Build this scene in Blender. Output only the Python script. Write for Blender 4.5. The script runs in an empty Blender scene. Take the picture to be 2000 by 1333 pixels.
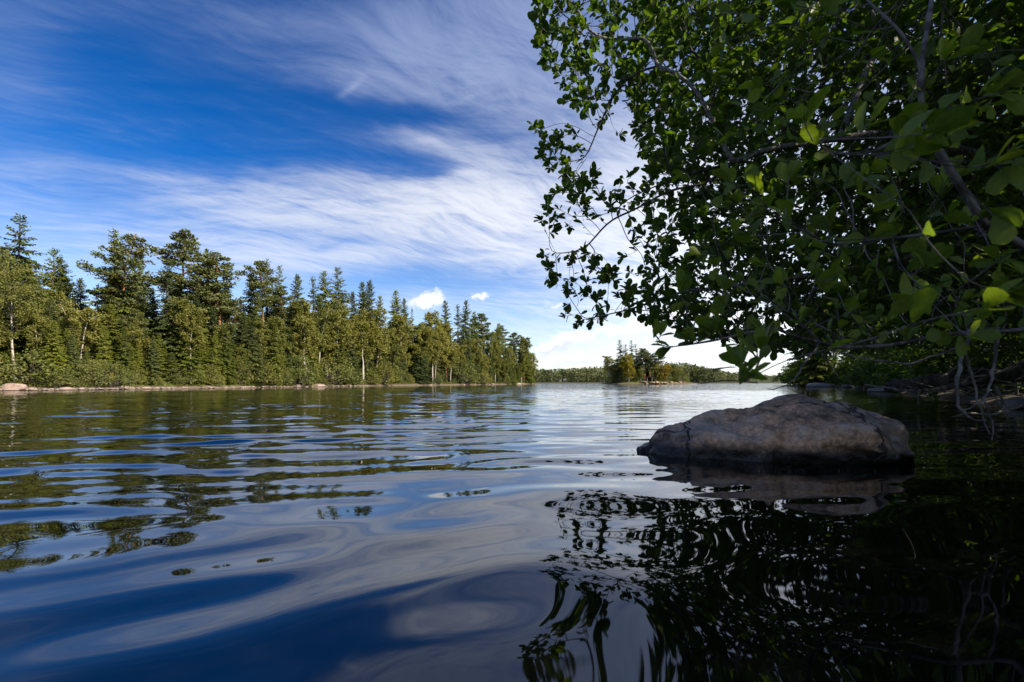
import bpy, math, random
import numpy as np
from mathutils import Vector, noise as mnoise

# ------------------------------------------------------------------ camera
SC = bpy.context.scene
COL = SC.collection
F = 944.0           # focal length in pixels of a 2000 px wide frame (17 mm lens)
HZ = 747.0          # row of the horizon in that frame
H = 0.60            # eye height above the water

cam = bpy.data.cameras.new('camera')
cam.lens = F / 2000 * 36
cam.sensor_width = 36
cam.shift_y = (HZ - 666.5) / 2000
cam.clip_start = 0.05
cam.clip_end = 6000
cam.dof.use_dof = True
cam.dof.focus_distance = 7.0
cam.dof.aperture_fstop = 3.6
camo = bpy.data.objects.new('camera', cam)
camo.location = (0, 0, H)
camo.rotation_euler = (math.radians(90), 0, 0)
COL.objects.link(camo)
SC.camera = camo


def P(px, py, d):
    """A measured point of the place: column and row as seen from the eye, at depth d."""
    return np.array([(px - 1000) / F * d, d, H + (HZ - py) / F * d])


# ------------------------------------------------------------------ sky, sun, exposure
SUN_EL, SUN_AZ = 36.0, 112.0          # azimuth clockwise from +Y
SC.view_settings.view_transform = 'Standard'
SC.view_settings.look = 'None'
SC.view_settings.exposure = 0.85
SC.view_settings.gamma = 1.0
SC.cycles.use_denoising = True
SC.cycles.max_bounces = 6
SC.cycles.diffuse_bounces = 3
SC.cycles.glossy_bounces = 3
SC.cycles.transmission_bounces = 4
SC.cycles.transparent_max_bounces = 8
SC.cycles.caustics_reflective = False
SC.cycles.caustics_refractive = False
SC.cycles.sample_clamp_indirect = 4.0

W = bpy.data.worlds.new('World')
SC.world = W
W.use_nodes = True


class NT:
    """Small node-tree writer."""

    def __init__(self, tree):
        self.t = tree
        tree.nodes.clear()

    def n(self, typ, **kw):
        nd = self.t.nodes.new(typ)
        for k, v in kw.items():
            setattr(nd, k, v)
        return nd

    def put(self, sock, v):
        if isinstance(v, bpy.types.NodeSocket):
            self.t.links.new(v, sock)
        elif isinstance(v, (tuple, list)) and sock.type == 'RGBA' and len(v) == 3:
            sock.default_value = (*v, 1)
        else:
            sock.default_value = v

    def m(self, op, a, b=0.0, c=0.0, clamp=False):
        nd = self.n('ShaderNodeMath', operation=op, use_clamp=clamp)
        self.put(nd.inputs[0], a)
        self.put(nd.inputs[1], b)
        self.put(nd.inputs[2], c)
        return nd.outputs[0]

    def v(self, op, a, b=(0, 0, 0), out=0):
        nd = self.n('ShaderNodeVectorMath', operation=op)
        self.put(nd.inputs[0], a)
        if op == 'SCALE':
            self.put(nd.inputs['Scale'], b)
        else:
            self.put(nd.inputs[1], b)
        return nd.outputs['Value'] if op in ('DOT_PRODUCT', 'LENGTH') else nd.outputs[0]

    def ss(self, x, lo, hi, a=0.0, b=1.0):
        nd = self.n('ShaderNodeMapRange', interpolation_type='SMOOTHSTEP')
        self.put(nd.inputs['Value'], x)
        self.put(nd.inputs['From Min'], lo)
        self.put(nd.inputs['From Max'], hi)
        self.put(nd.inputs['To Min'], a)
        self.put(nd.inputs['To Max'], b)
        return nd.outputs[0]

    def noise(self, vec, scale, detail=4.0, rough=0.55, dist=0.0, col=False):
        nd = self.n('ShaderNodeTexNoise')
        if vec is not None:
            self.put(nd.inputs['Vector'], vec)
        nd.inputs['Scale'].default_value = scale
        nd.inputs['Detail'].default_value = detail
        nd.inputs['Roughness'].default_value = rough
        nd.inputs['Distortion'].default_value = dist
        return nd.outputs['Color' if col else 'Fac']

    def mix(self, f, a, b, mode='MIX'):
        nd = self.n('ShaderNodeMix', data_type='RGBA', blend_type=mode)
        self.put(nd.inputs[0], f)
        self.put(nd.inputs[6], a)
        self.put(nd.inputs[7], b)
        return nd.outputs[2]

    def comb(self, x, y, z):
        nd = self.n('ShaderNodeCombineXYZ')
        for i, q in enumerate((x, y, z)):
            self.put(nd.inputs[i], q)
        return nd.outputs[0]

    def sep(self, vec):
        nd = self.n('ShaderNodeSeparateXYZ')
        self.put(nd.inputs[0], vec)
        return nd.outputs


def build_sky():
    g = NT(W.node_tree)
    out = g.n('ShaderNodeOutputWorld')
    bg = g.n('ShaderNodeBackground')
    g.t.links.new(bg.outputs[0], out.inputs[0])
    bg.inputs['Strength'].default_value = 0.10
    sky = g.n('ShaderNodeTexSky', sky_type='NISHITA')
    sky.sun_disc = False
    sky.sun_elevation = math.radians(SUN_EL)
    sky.sun_rotation = math.radians(SUN_AZ)
    sky.altitude = 200
    sky.air_density = 1.0
    sky.dust_density = 0.3
    sky.ozone_density = 3.0
    # polarised air: deeper and more saturated high up
    dirv = g.n('ShaderNodeTexCoord').outputs['Generated']
    nrm = g.v('NORMALIZE', dirv)
    x, y, z = g.sep(nrm)
    hs = g.n('ShaderNodeHueSaturation')
    hs.inputs['Hue'].default_value = 0.515
    g.put(hs.inputs['Saturation'], g.ss(z, 0.0, 0.40, 1.15, 1.50))
    g.put(hs.inputs['Value'], g.ss(z, 0.0, 0.62, 1.04, 0.66))
    g.put(hs.inputs['Color'], sky.outputs[0])
    base = hs.outputs[0]
    # tangent coordinates of the northern sky (azimuth and height)
    yy = g.m('MAXIMUM', y, 0.12)
    u = g.m('DIVIDE', x, yy)
    v = g.m('DIVIDE', z, yy)
    uv = g.comb(u, v, 0.0)
    # cirrus sheet: the direction met with a high plane, streaked
    zz = g.m('ADD', g.m('MAXIMUM', z, 0.0), 0.16)
    pl = g.comb(g.m('DIVIDE', x, zz), g.m('DIVIDE', y, zz), 0.0)
    warp = g.noise(pl, 0.9, 3, 0.5, col=True)
    plw = g.v('ADD', pl, g.v('SCALE', g.v('SUBTRACT', warp, (0.5, 0.5, 0.5)), 0.60))
    mp = g.n('ShaderNodeMapping', vector_type='TEXTURE')
    mp.inputs['Rotation'].default_value = (0, 0, math.radians(17))
    mp.inputs['Scale'].default_value = (1.6, 0.38, 1)
    g.put(mp.inputs[0], plw)
    fib = g.noise(mp.outputs[0], 3.3, 10, 0.66, 0.5)
    mp2 = g.n('ShaderNodeMapping', vector_type='TEXTURE')
    mp2.inputs['Rotation'].default_value = (0, 0, math.radians(44))
    mp2.inputs['Scale'].default_value = (1.25, 0.28, 1)
    g.put(mp2.inputs[0], plw)
    fib2 = g.noise(mp2.outputs[0], 5.5, 9, 0.68, 0.3)
    soft = g.noise(pl, 1.3, 4, 0.5)

    def blobs(lst, vec):
        tot = None
        for (px, py, sx, sy, rot, amp) in lst:
            m_ = g.n('ShaderNodeMapping', vector_type='TEXTURE')
            m_.inputs['Location'].default_value = ((px - 1000) / F, (HZ - py) / F, 0)
            m_.inputs['Rotation'].default_value = (0, 0, math.radians(rot))
            m_.inputs['Scale'].default_value = (sx / F, sy / F, 1)
            g.put(m_.inputs[0], vec)
            d2 = g.v('DOT_PRODUCT', m_.outputs[0], m_.outputs[0])
            e = g.m('EXPONENT', g.m('MULTIPLY', d2, -1.0))
            tot = g.m('MULTIPLY', e, amp) if tot is None else g.m('MULTIPLY_ADD', e, amp, tot)
        return tot

    uvw = g.v('ADD', uv, g.v('SCALE', g.v('SUBTRACT', g.noise(uv, 3.0, 4, 0.55, col=True), (0.5, 0.5, 0.5)), 0.12))
    veil = blobs([
        (730, 422, 340, 56, -6, 0.62), (970, 430, 170, 80, -4, 0.62), (440, 392, 260, 34, -9, 0.16),
        (250, 450, 420, 46, -4, 0.17), (560, 500, 420, 36, -2, 0.42), (850, 115, 280, 85, 8, 0.60),
        (700, 30, 420, 50, 5, 0.22), (1010, 120, 180, 150, 0, 0.36), (60, 200, 70, 250, 10, 0.05),
        (20, 340, 130, 60, 0, 0.08), (930, 292, 190, 26, -12, 0.26), (700, 270, 200, 20, -4, 0.10),
        (1330, 430, 230, 300, 0, 0.95), (1350, 690, 420, 60, 0, 0.55), (760, 600, 300, 36, 4, 0.20),
        (330, 560, 400, 40, 0, 0.12), (1000, 360, 120, 40, -20, 0.35), (680, 168, 36, 7, 40, 0.30), (832, 372, 44, 11, -12, 0.5), (915, 342, 46, 13, 8, 0.5), (1025, 510, 26, 16, -25, 0.4), (840, 280, 60, 9, -25, 0.3),
        (350, 220, 260, 90, -6, -0.45), (230, 80, 110, 60, 0, -0.30), (880, 332, 150, 20, -8, -0.30),
        (780, 222, 300, 26, -6, -0.34), (660, 487, 60, 9, 0, -0.35), (620, 235, 160, 70, 0, -0.20), (300, 295, 300, 30, -6, -0.22), (1600, 200, 420, 420, 0, 0.9), (760, 372, 240, 30, -8, 0.22), (960, 392, 130, 50, 0, 0.55), (850, 548, 330, 30, 3, -0.28),
    ], uvw)
    st = g.m('ADD', g.m('MULTIPLY', fib, 0.50), g.m('ADD', g.m('MULTIPLY', fib2, 0.32), g.m('MULTIPLY', soft, 0.18)))
    front = g.ss(y, 0.1, 0.35)
    veil = g.m('ADD', g.m('MULTIPLY', veil, front), g.m('MULTIPLY', g.m('SUBTRACT', 1.0, front), 0.35))
    veil = g.m('MULTIPLY', g.m('ADD', veil, g.m('SQRT', g.m('MULTIPLY_ADD', veil, veil, 0.030))), 0.5)
    cov = g.m('MULTIPLY', veil, g.ss(st, 0.33, 0.68, 0.22, 1.62))
    cov = g.m('ADD', cov, g.m('MULTIPLY', g.ss(st, 0.5, 0.8), 0.10))
    cov = g.m('SUBTRACT', 1.0, g.m('EXPONENT', g.m('MULTIPLY', g.m('MAXIMUM', cov, 0.0), -1.45)))
    # veil colour goes from mauve when thin and high to white low down
    ccol = g.mix(g.ss(z, 0.30, 0.58), (5.2, 5.35, 5.7), (2.0, 2.5, 4.0))
    col = g.mix(cov, base, ccol)
    # small cumulus low over the hills
    cuv = g.v('ADD', uv, g.v('SCALE', g.v('SUBTRACT', g.noise(uv, 26.0, 6, 0.6, col=True), (0.5, 0.5, 0.5)), 0.060))
    cl = [(828, 588, 34, 10, 5, 1.0), (845, 580, 16, 12, 0, 0.7), (935, 577, 18, 9, 20, 0.9), (1100, 668, 45, 13, 8, 1.0), (1068, 682, 40, 8, 0, 0.9),
          (1170, 650, 60, 8, 4, 0.9), (1130, 703, 110, 11, 4, 1.1), (1290, 636, 70, 20, 0, 0.9),
          (1350, 612, 70, 25, 0, 0.9), (1400, 690, 120, 13, 0, 1.0), (1530, 640, 140, 40, 0, 0.8), (1085, 592, 22, 7, 10, 0.6)]
    cu = blobs(cl, cuv)
    low = blobs([(a, b + s2 * 0.9, s1, s2 * 0.55, r, amp) for (a, b, s1, s2, r, amp) in cl[3:11]], cuv)
    cmask = g.ss(cu, 0.16, 0.80)
    cucol = g.mix(g.m('MULTIPLY', g.ss(low, 0.2, 0.9), 0.75), (5.9, 5.95, 6.1), (3.9, 4.2, 4.9))
    col = g.mix(g.m('MULTIPLY', cmask, 0.85), col, cucol)
    # the low sky is brightest towards the sun's side
    glow = g.m('MULTIPLY_ADD', g.m('MULTIPLY', blobs([(1540, 560, 400, 300, 0, 0.30)], uv), front), 1.0, 1.0)
    g.put(bg.inputs['Color'], g.mix(1.0, col, g.comb(glow, glow, glow), 'MULTIPLY'))


build_sky()
W.cycles.sampling_method = 'MANUAL'
W.cycles.sample_map_resolution = 512

sl = bpy.data.lights.new('sun', 'SUN')
sl.energy = 5.0
sl.angle = math.radians(0.5)
sl.color = (1.0, 0.90, 0.72)
so = bpy.data.objects.new('sun', sl)
_sd = Vector((math.sin(math.radians(SUN_AZ)) * math.cos(math.radians(SUN_EL)),
              math.cos(math.radians(SUN_AZ)) * math.cos(math.radians(SUN_EL)), math.sin(math.radians(SUN_EL))))
so.rotation_euler = _sd.to_track_quat('Z', 'Y').to_euler()
so.location = (30, -10, 40)
COL.objects.link(so)

# ------------------------------------------------------------------ mesh helpers


class MB:
    """Collects vertex and face arrays of one mesh."""

    def __init__(self):
        self.V, self.Q, self.T, self.tint, self.n = [], [], [], [], 0
        self.mq, self.mt = [], []

    def add(self, V, Q=None, T=None, tint=0.5, mat=0):
        V = np.asarray(V, np.float32).reshape(-1, 3)
        if Q is not None and len(Q):
            Q = np.asarray(Q, np.int64).reshape(-1, 4)
            self.Q.append(Q + self.n)
            self.mq.append(np.full(len(Q), mat))
        if T is not None and len(T):
            T = np.asarray(T, np.int64).reshape(-1, 3)
            self.T.append(T + self.n)
            self.mt.append(np.full(len(T), mat))
        self.V.append(V)
        t = np.asarray(tint, np.float32)
        self.tint.append(np.full(len(V), t) if t.ndim == 0 else t)
        self.n += len(V)

    def mesh(self, name, mats, smooth=True):
        me = bpy.data.meshes.new(name)
        V = np.concatenate(self.V)
        Q = np.concatenate(self.Q) if self.Q else np.zeros((0, 4), np.int64)
        T = np.concatenate(self.T) if self.T else np.zeros((0, 3), np.int64)
        loops = np.concatenate([Q.ravel(), T.ravel()]).astype(np.int32)
        starts = np.concatenate([np.arange(len(Q)) * 4, len(Q) * 4 + np.arange(len(T)) * 3]).astype(np.int32)
        me.vertices.add(len(V))
        me.vertices.foreach_set('co', V.ravel())
        me.loops.add(len(loops))
        me.loops.foreach_set('vertex_index', loops)
        me.polygons.add(len(starts))
        me.polygons.foreach_set('loop_start', starts)
        if not isinstance(mats, (list, tuple)):
            mats = [mats]
        for m in mats:
            me.materials.append(m)
        mi = np.concatenate(self.mq + self.mt).astype(np.int32)
        me.polygons.foreach_set('material_index', mi)
        me.polygons.foreach_set('use_smooth', np.full(len(starts), bool(smooth)))
        at = me.attributes.new('tint', 'FLOAT', 'POINT')
        at.data.foreach_set('value', np.concatenate(self.tint).astype(np.float32))
        me.update(calc_edges=True)
        me.validate()
        return me


def tag(o, label=None, cat=None, group=None, kind=None):
    if label:
        o['label'] = label
    if cat:
        o['category'] = cat
    if group:
        o['group'] = group
    if kind:
        o['kind'] = kind
    return o


def link(name, me, parent=None, loc=None):
    o = bpy.data.objects.new(name, me)
    COL.objects.link(o)
    if parent is not None:
        o.parent = parent
    if loc is not None:
        o.location = loc
    return o


def tube(mb, pts, rad, sides=6, tint=0.5, mat=0):
    pts = np.asarray(pts, float)
    n = len(pts)
    if n < 2:
        return
    rad = np.broadcast_to(np.asarray(rad, float), (n,))
    tan = np.gradient(pts, axis=0)
    tan /= np.linalg.norm(tan, axis=1)[:, None] + 1e-9
    ref = np.array([0.0, 0, 1]) if abs(tan[:, 2]).mean() < 0.8 else np.array([1.0, 0, 0])
    a = np.cross(tan, ref)
    a /= np.linalg.norm(a, axis=1)[:, None] + 1e-9
    b = np.cross(tan, a)
    th = np.arange(sides) / sides * 2 * math.pi
    ring = pts[:, None] + rad[:, None, None] * (np.cos(th)[None, :, None] * a[:, None] + np.sin(th)[None, :, None] * b[:, None])
    i = np.arange(n - 1)[:, None] * sides
    j = np.arange(sides)[None]
    k = (j + 1) % sides
    Q = np.stack([i + j, i + k, i + sides + k, i + sides + j], -1).reshape(-1, 4)
    mb.add(ring.reshape(-1, 3), Q, None, tint, mat)


def norm(a):
    return a / (np.linalg.norm(a, axis=-1, keepdims=True) + 1e-9)


def rounded_leaf():
    ys = [0.0, 0.16, 0.40, 0.66, 0.87]
    ws = [0.02, 0.14, 0.27, 0.325, 0.25]
    V = []
    for yy, w in zip(ys, ws):
        z = -0.15 * yy * yy
        V += [(-w, yy, z + 0.22 * w), (0, yy - 0.02, z), (w, yy, z + 0.22 * w)]
    V += [(-0.09, 0.985, -0.13), (0.09, 0.985, -0.13)]
    Q = []
    for i in range(4):
        a = i * 3
        Q += [(a, a + 1, a + 4, a + 3), (a + 1, a + 2, a + 5, a + 4)]
    return np.array(V), Q, [(12, 13, 15), (13, 14, 16), (13, 16, 15)]


LEAF_V, LEAF_Q, LEAF_T = rounded_leaf()
LITE_V = np.array([(0, 0, 0), (-.24, .36, .05), (-.30, .74, .03), (0, 1, -.12), (.30, .74, .03), (.24, .36, .05)])
LITE_Q = [(0, 5, 4, 3), (0, 3, 2, 1)]
CARD_V = np.array([(0, 0, 0), (-.32, .5, .06), (0, 1, -.08), (.32, .5, .06)])
CARD_Q = [(0, 3, 2, 1)]


def big_leaf():
    ys = np.array([0, .12, .28, .46, .64, .80, .92, 1.0])
    ws = np.array([.015, .10, .20, .285, .325, .29, .18, .02])
    V = []
    for i, (yy, w) in enumerate(zip(ys, ws)):
        z = -0.16 * yy ** 2
        jag = 0.018 if i % 2 else -0.010
        w *= 0.88
        V += [(-w - jag, yy, z + .20 * w), (-w * .5, yy - .02, z + .07 * w), (0, yy - 0.03 * (i < 7), z), (w * .5, yy - .02, z + .07 * w), (w + jag, yy, z + .20 * w)]
    Q = []
    for i in range(7):
        for j in range(4):
            a = i * 5 + j
            Q.append((a, a + 1, a + 6, a + 5))
    return np.array(V), Q


BIG_V, BIG_Q = big_leaf()


def leaves(mb, pos, d, nrm, size, tv, tq, tt=None, tint=None, wid=None, mat=0):
    """Many copies of one leaf outline: base at pos, along d, facing nrm."""
    pos = np.asarray(pos, float)
    N = len(pos)
    if N == 0:
        return
    y = norm(np.asarray(d, float))
    x = norm(np.cross(y, nrm))
    z = np.cross(x, y)
    size = np.broadcast_to(np.asarray(size, float), (N,))
    wid = np.ones(N) if wid is None else wid
    nv = len(tv)
    V = pos[:, None] + size[:, None, None] * (tv[None, :, 0:1] * wid[:, None, None] * x[:, None] + tv[None, :, 1:2] * y[:, None] + tv[None, :, 2:3] * z[:, None])
    off = (np.arange(N) * nv)[:, None, None]
    Q = (np.asarray(tq)[None] + off).reshape(-1, 4) if tq is not None else None
    T = (np.asarray(tt)[None] + off).reshape(-1, 3) if tt is not None else None
    if tint is None:
        tint = np.full(N, .5)
    mb.add(V.reshape(-1, 3), Q, T, np.repeat(tint, nv), mat)


# ------------------------------------------------------------------ materials


def mat(name):
    m = bpy.data.materials.new(name)
    m.use_nodes = True
    g = NT(m.node_tree)
    out = g.n('ShaderNodeOutputMaterial')
    return m, g, out


def leaf_mat(name, c0, c1, trans=0.35, tcol=None, rough=0.5, spec=0.3, objvar=0.25, mottle=0.0):
    """Leaf and needle material: colour between c0 and c1 by leaf, some light passing through."""
    m, g, out = mat(name)
    at = g.n('ShaderNodeAttribute', attribute_name='tint')
    rnd = g.n('ShaderNodeObjectInfo').outputs['Random']
    f = g.m('ADD', g.m('MULTIPLY', at.outputs['Fac'], 1 - objvar), g.m('MULTIPLY', rnd, objvar), clamp=True)
    if mottle:                                # veins and blemishes inside each leaf
        nz = g.noise(g.n('ShaderNodeTexCoord').outputs['Object'], mottle, 5, 0.7, 0.6)
        f = g.m('ADD', f, g.m('MULTIPLY', g.m('SUBTRACT', nz, 0.5), 1.3), clamp=True)
    c = g.mix(f, c0, c1)
    p = g.n('ShaderNodeBsdfPrincipled')
    g.put(p.inputs['Base Color'], c)
    p.inputs['Roughness'].default_value = rough
    p.inputs['Specular IOR Level'].default_value = spec
    tr = g.n('ShaderNodeBsdfTranslucent')
    g.put(tr.inputs['Color'], g.mix(1.0, c, tcol or (1.5, 1.6, 0.6), 'MULTIPLY'))
    mx = g.n('ShaderNodeMixShader')
    mx.inputs[0].default_value = trans
    g.t.links.new(p.outputs[0], mx.inputs[1])
    g.t.links.new(tr.outputs[0], mx.inputs[2])
    g.t.links.new(mx.outputs[0], out.inputs[0])
    return m


def bark_mat(name, c0, c1, scale=8.0, stretch=(1, 1, 0.25), rough=0.9, lo=0.4, hi=0.6, bump=0.4):
    m, g, out = mat(name)
    co = g.n('ShaderNodeTexCoord').outputs['Object']
    mp = g.n('ShaderNodeMapping')
    mp.inputs['Scale'].default_value = stretch
    g.put(mp.inputs[0], co)
    nz = g.noise(mp.outputs[0], scale, 5, 0.6)
    p = g.n('ShaderNodeBsdfPrincipled')
    g.put(p.inputs['Base Color'], g.mix(g.ss(nz, lo, hi), c0, c1))
    p.inputs['Roughness'].default_value = rough
    p.inputs['Specular IOR Level'].default_value = 0.2
    b = g.n('ShaderNodeBump')
    b.inputs['Strength'].default_value = bump
    b.inputs['Distance'].default_value = 0.02
    g.put(b.inputs['Height'], nz)
    g.t.links.new(b.outputs[0], p.inputs['Normal'])
    g.t.links.new(p.outputs[0], out.inputs[0])
    return m


M = {}
M['spruce'] = leaf_mat('spruce_needles', (0.054, 0.078, 0.009), (0.215, 0.230, 0.026), 0.24, rough=0.6, objvar=0.6)
M['darkspruce'] = leaf_mat('dark_spruce_needles', (0.032, 0.052, 0.014), (0.130, 0.150, 0.036), 0.18, rough=0.6, objvar=0.5)
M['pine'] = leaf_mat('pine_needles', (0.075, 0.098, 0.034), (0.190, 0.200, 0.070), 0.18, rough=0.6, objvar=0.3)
M['birch'] = leaf_mat('birch_leaves', (0.110, 0.130, 0.026), (0.290, 0.260, 0.070), 0.34, rough=0.55, objvar=0.5)
M['shrub'] = leaf_mat('shrub_leaves', (0.080, 0.115, 0.024), (0.260, 0.250, 0.080), 0.30, rough=0.5, objvar=0.5)
M['yellow'] = leaf_mat('yellowing_birch_leaves', (0.22, 0.20, 0.02), (0.34, 0.27, 0.02), 0.30)
M['orange'] = leaf_mat('orange_leaves', (0.27, 0.19, 0.02), (0.38, 0.27, 0.03), 0.30)
M['alder'] = leaf_mat('alder_leaves', (0.034, 0.070, 0.015), (0.112, 0.160, 0.028), 0.46, (1.5, 1.7, 0.35), rough=0.45, spec=0.2, objvar=0.0)
M['willow'] = leaf_mat('willow_leaves', (0.060, 0.105, 0.024), (0.200, 0.245, 0.040), 0.50, (1.5, 1.6, 0.35), rough=0.5, spec=0.25, objvar=0.0, mottle=70.0)
M['bank'] = leaf_mat('bank_tree_leaves', (0.030, 0.060, 0.014), (0.090, 0.130, 0.022), 0.40, (1.5, 1.7, 0.4), rough=0.45, spec=0.2, objvar=0.25)
M['far'] = leaf_mat('far_tree_foliage', (0.065, 0.090, 0.040), (0.190, 0.190, 0.070), 0.12, objvar=0.1)
M['grass'] = leaf_mat('shore_grass', (0.13, 0.16, 0.03), (0.24, 0.23, 0.06), 0.25, objvar=0.1)
M['bark'] = bark_mat('spruce_bark', (0.09, 0.075, 0.062), (0.19, 0.165, 0.145), 12)
M['pinebark'] = bark_mat('pine_bark', (0.20, 0.085, 0.035), (0.42, 0.19, 0.085), 9)
M['birchbark'] = bark_mat('birch_bark', (0.10, 0.085, 0.07), (0.46, 0.41, 0.36), 9, (1, 1, 2.5), lo=0.36, hi=0.46)
M['alderbark'] = bark_mat('alder_bark', (0.045, 0.038, 0.034), (0.15, 0.135, 0.125), 14, (1, 1, 0.6))
M['greybark'] = bark_mat('grey_limb_bark', (0.11, 0.10, 0.095), (0.30, 0.28, 0.26), 18, (1, 1, 1))
M['deadwood'] = bark_mat('dead_wood', (0.06, 0.052, 0.047), (0.19, 0.172, 0.16), 12, (1, 1, 0.5))
M['darklog'] = bark_mat('rotten_log', (0.020, 0.017, 0.014), (0.07, 0.058, 0.048), 7)


def stone_mat(name, cols, scale, wet=None, bumpd=0.02, lich=0.0):
    m, g, out = mat(name)
    co = g.n('ShaderNodeTexCoord').outputs['Object']
    geo = g.n('ShaderNodeNewGeometry')
    big = g.noise(co, scale * 0.35, 4, 0.55)
    mid = g.noise(co, scale * 1.6, 6, 0.65, 0.3)
    fine = g.noise(co, scale * 11, 3, 0.7)
    c = g.mix(g.ss(big, 0.42, 0.60), cols[0], cols[1])
    c = g.mix(g.ss(mid, 0.48, 0.68), c, cols[2])
    sp = g.ss(fine, 0.34, 0.68, 0.60, 1.35)
    c = g.mix(1.0, c, g.comb(sp, sp, sp), 'MULTIPLY')
    up = g.sep(geo.outputs['Normal'])[2]
    if lich > 0:
        lm = g.m('MULTIPLY', g.ss(up, 0.35, 0.9), g.ss(g.noise(co, scale * 0.55, 9, 0.75), 0.47, 0.60))
        c = g.mix(g.m('MULTIPLY', lm, lich), c, (0.47, 0.39, 0.33))
    crack = None
    if lich > 0.5:
        vo = g.n('ShaderNodeTexVoronoi', feature='DISTANCE_TO_EDGE')
        vo.inputs['Scale'].default_value = 1.15
        g.put(vo.inputs['Vector'], g.v('ADD', co, g.v('SCALE', g.noise(co, 2.2, 5, 0.6, col=True), 0.55)))
        crack = g.ss(vo.outputs['Distance'], 0.0, 0.022)
        c = g.mix(crack, (0.03, 0.025, 0.022), c)
    rough = 0.85
    if wet is not None:                       # damp, weed-dark band above the waterline
        zz = g.sep(geo.outputs['Position'])[2]
        wb = g.ss(g.m('ADD', zz, g.m('MULTIPLY', g.m('SUBTRACT', mid, 0.5), 0.08)), wet * 0.4, wet, 1.0, 0.0)
        c = g.mix(wb, c, (0.018, 0.016, 0.014))
        rough = g.m('SUBTRACT', 0.85, g.m('MULTIPLY', wb, 0.5))
    p = g.n('ShaderNodeBsdfPrincipled')
    g.put(p.inputs['Base Color'], c)
    g.put(p.inputs['Roughness'], rough)
    p.inputs['Specular IOR Level'].default_value = 0.3
    b = g.n('ShaderNodeBump')
    b.inputs['Strength'].default_value = 0.75
    b.inputs['Distance'].default_value = bumpd
    hh = g.m('ADD', mid, g.m('MULTIPLY', fine, 0.45))
    g.put(b.inputs['Height'], hh if crack is None else g.m('MULTIPLY_ADD', crack, 0.8, hh))
    g.t.links.new(b.outputs[0], p.inputs['Normal'])
    g.t.links.new(p.outputs[0], out.inputs[0])
    return m


M['boulder'] = stone_mat('granite_boulder', [(0.20, 0.14, 0.10), (0.44, 0.27, 0.165), (0.095, 0.070, 0.056)], 2.4, wet=0.15, bumpd=0.045, lich=0.55)
M['stone'] = stone_mat('shore_stone', [(0.34, 0.26, 0.23), (0.42, 0.30, 0.25), (0.20, 0.17, 0.15)], 3.0, wet=0.06, bumpd=0.02)
M['redstone'] = stone_mat('red_shore_rock', [(0.38, 0.24, 0.17), (0.46, 0.27, 0.17), (0.24, 0.17, 0.13)], 1.2, wet=0.1, bumpd=0.05)
M['greystone'] = stone_mat('grey_bank_stone', [(0.16, 0.15, 0.155), (0.24, 0.22, 0.22), (0.09, 0.085, 0.09)], 3.0, wet=0.06, bumpd=0.03, lich=0.5)


def ground_mat(name, edge, inner0, inner1, h0, h1):
    m, g, out = mat(name)
    geo = g.n('ShaderNodeNewGeometry').outputs['Position']
    z = g.sep(geo)[2]
    nz = g.noise(geo, 0.9, 6, 0.6)
    n2 = g.noise(geo, 6.0, 4, 0.6)
    inn = g.mix(g.ss(nz, 0.4, 0.62), inner0, inner1)
    ed = g.mix(g.ss(n2, 0.35, 0.65), tuple(q * 0.55 for q in edge), edge)
    f = g.ss(g.m('ADD', z, g.m('MULTIPLY', g.m('SUBTRACT', n2, 0.5), 0.25)), h0, h1)
    p = g.n('ShaderNodeBsdfPrincipled')
    g.put(p.inputs['Base Color'], g.mix(f, ed, inn))
    p.inputs['Roughness'].default_value = 0.95
    p.inputs['Specular IOR Level'].default_value = 0.1
    b = g.n('ShaderNodeBump')
    b.inputs['Distance'].default_value = 0.1
    b.inputs['Strength'].default_value = 0.6
    g.put(b.inputs['Height'], n2)
    g.t.links.new(b.outputs[0], p.inputs['Normal'])
    g.t.links.new(p.outputs[0], out.inputs[0])
    return m


M['bank_ground'] = ground_mat('shore_ground', (0.20, 0.155, 0.12), (0.07, 0.085, 0.02), (0.12, 0.12, 0.035), 0.14, 0.32)
M['dark_ground'] = ground_mat('woodland_ground', (0.14, 0.115, 0.09), (0.05, 0.055, 0.02), (0.085, 0.08, 0.03), 0.10, 0.4)
M['hill'] = ground_mat('hill_ground', (0.13, 0.11, 0.08), (0.045, 0.06, 0.03), (0.07, 0.085, 0.04), 0.2, 0.8)


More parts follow.
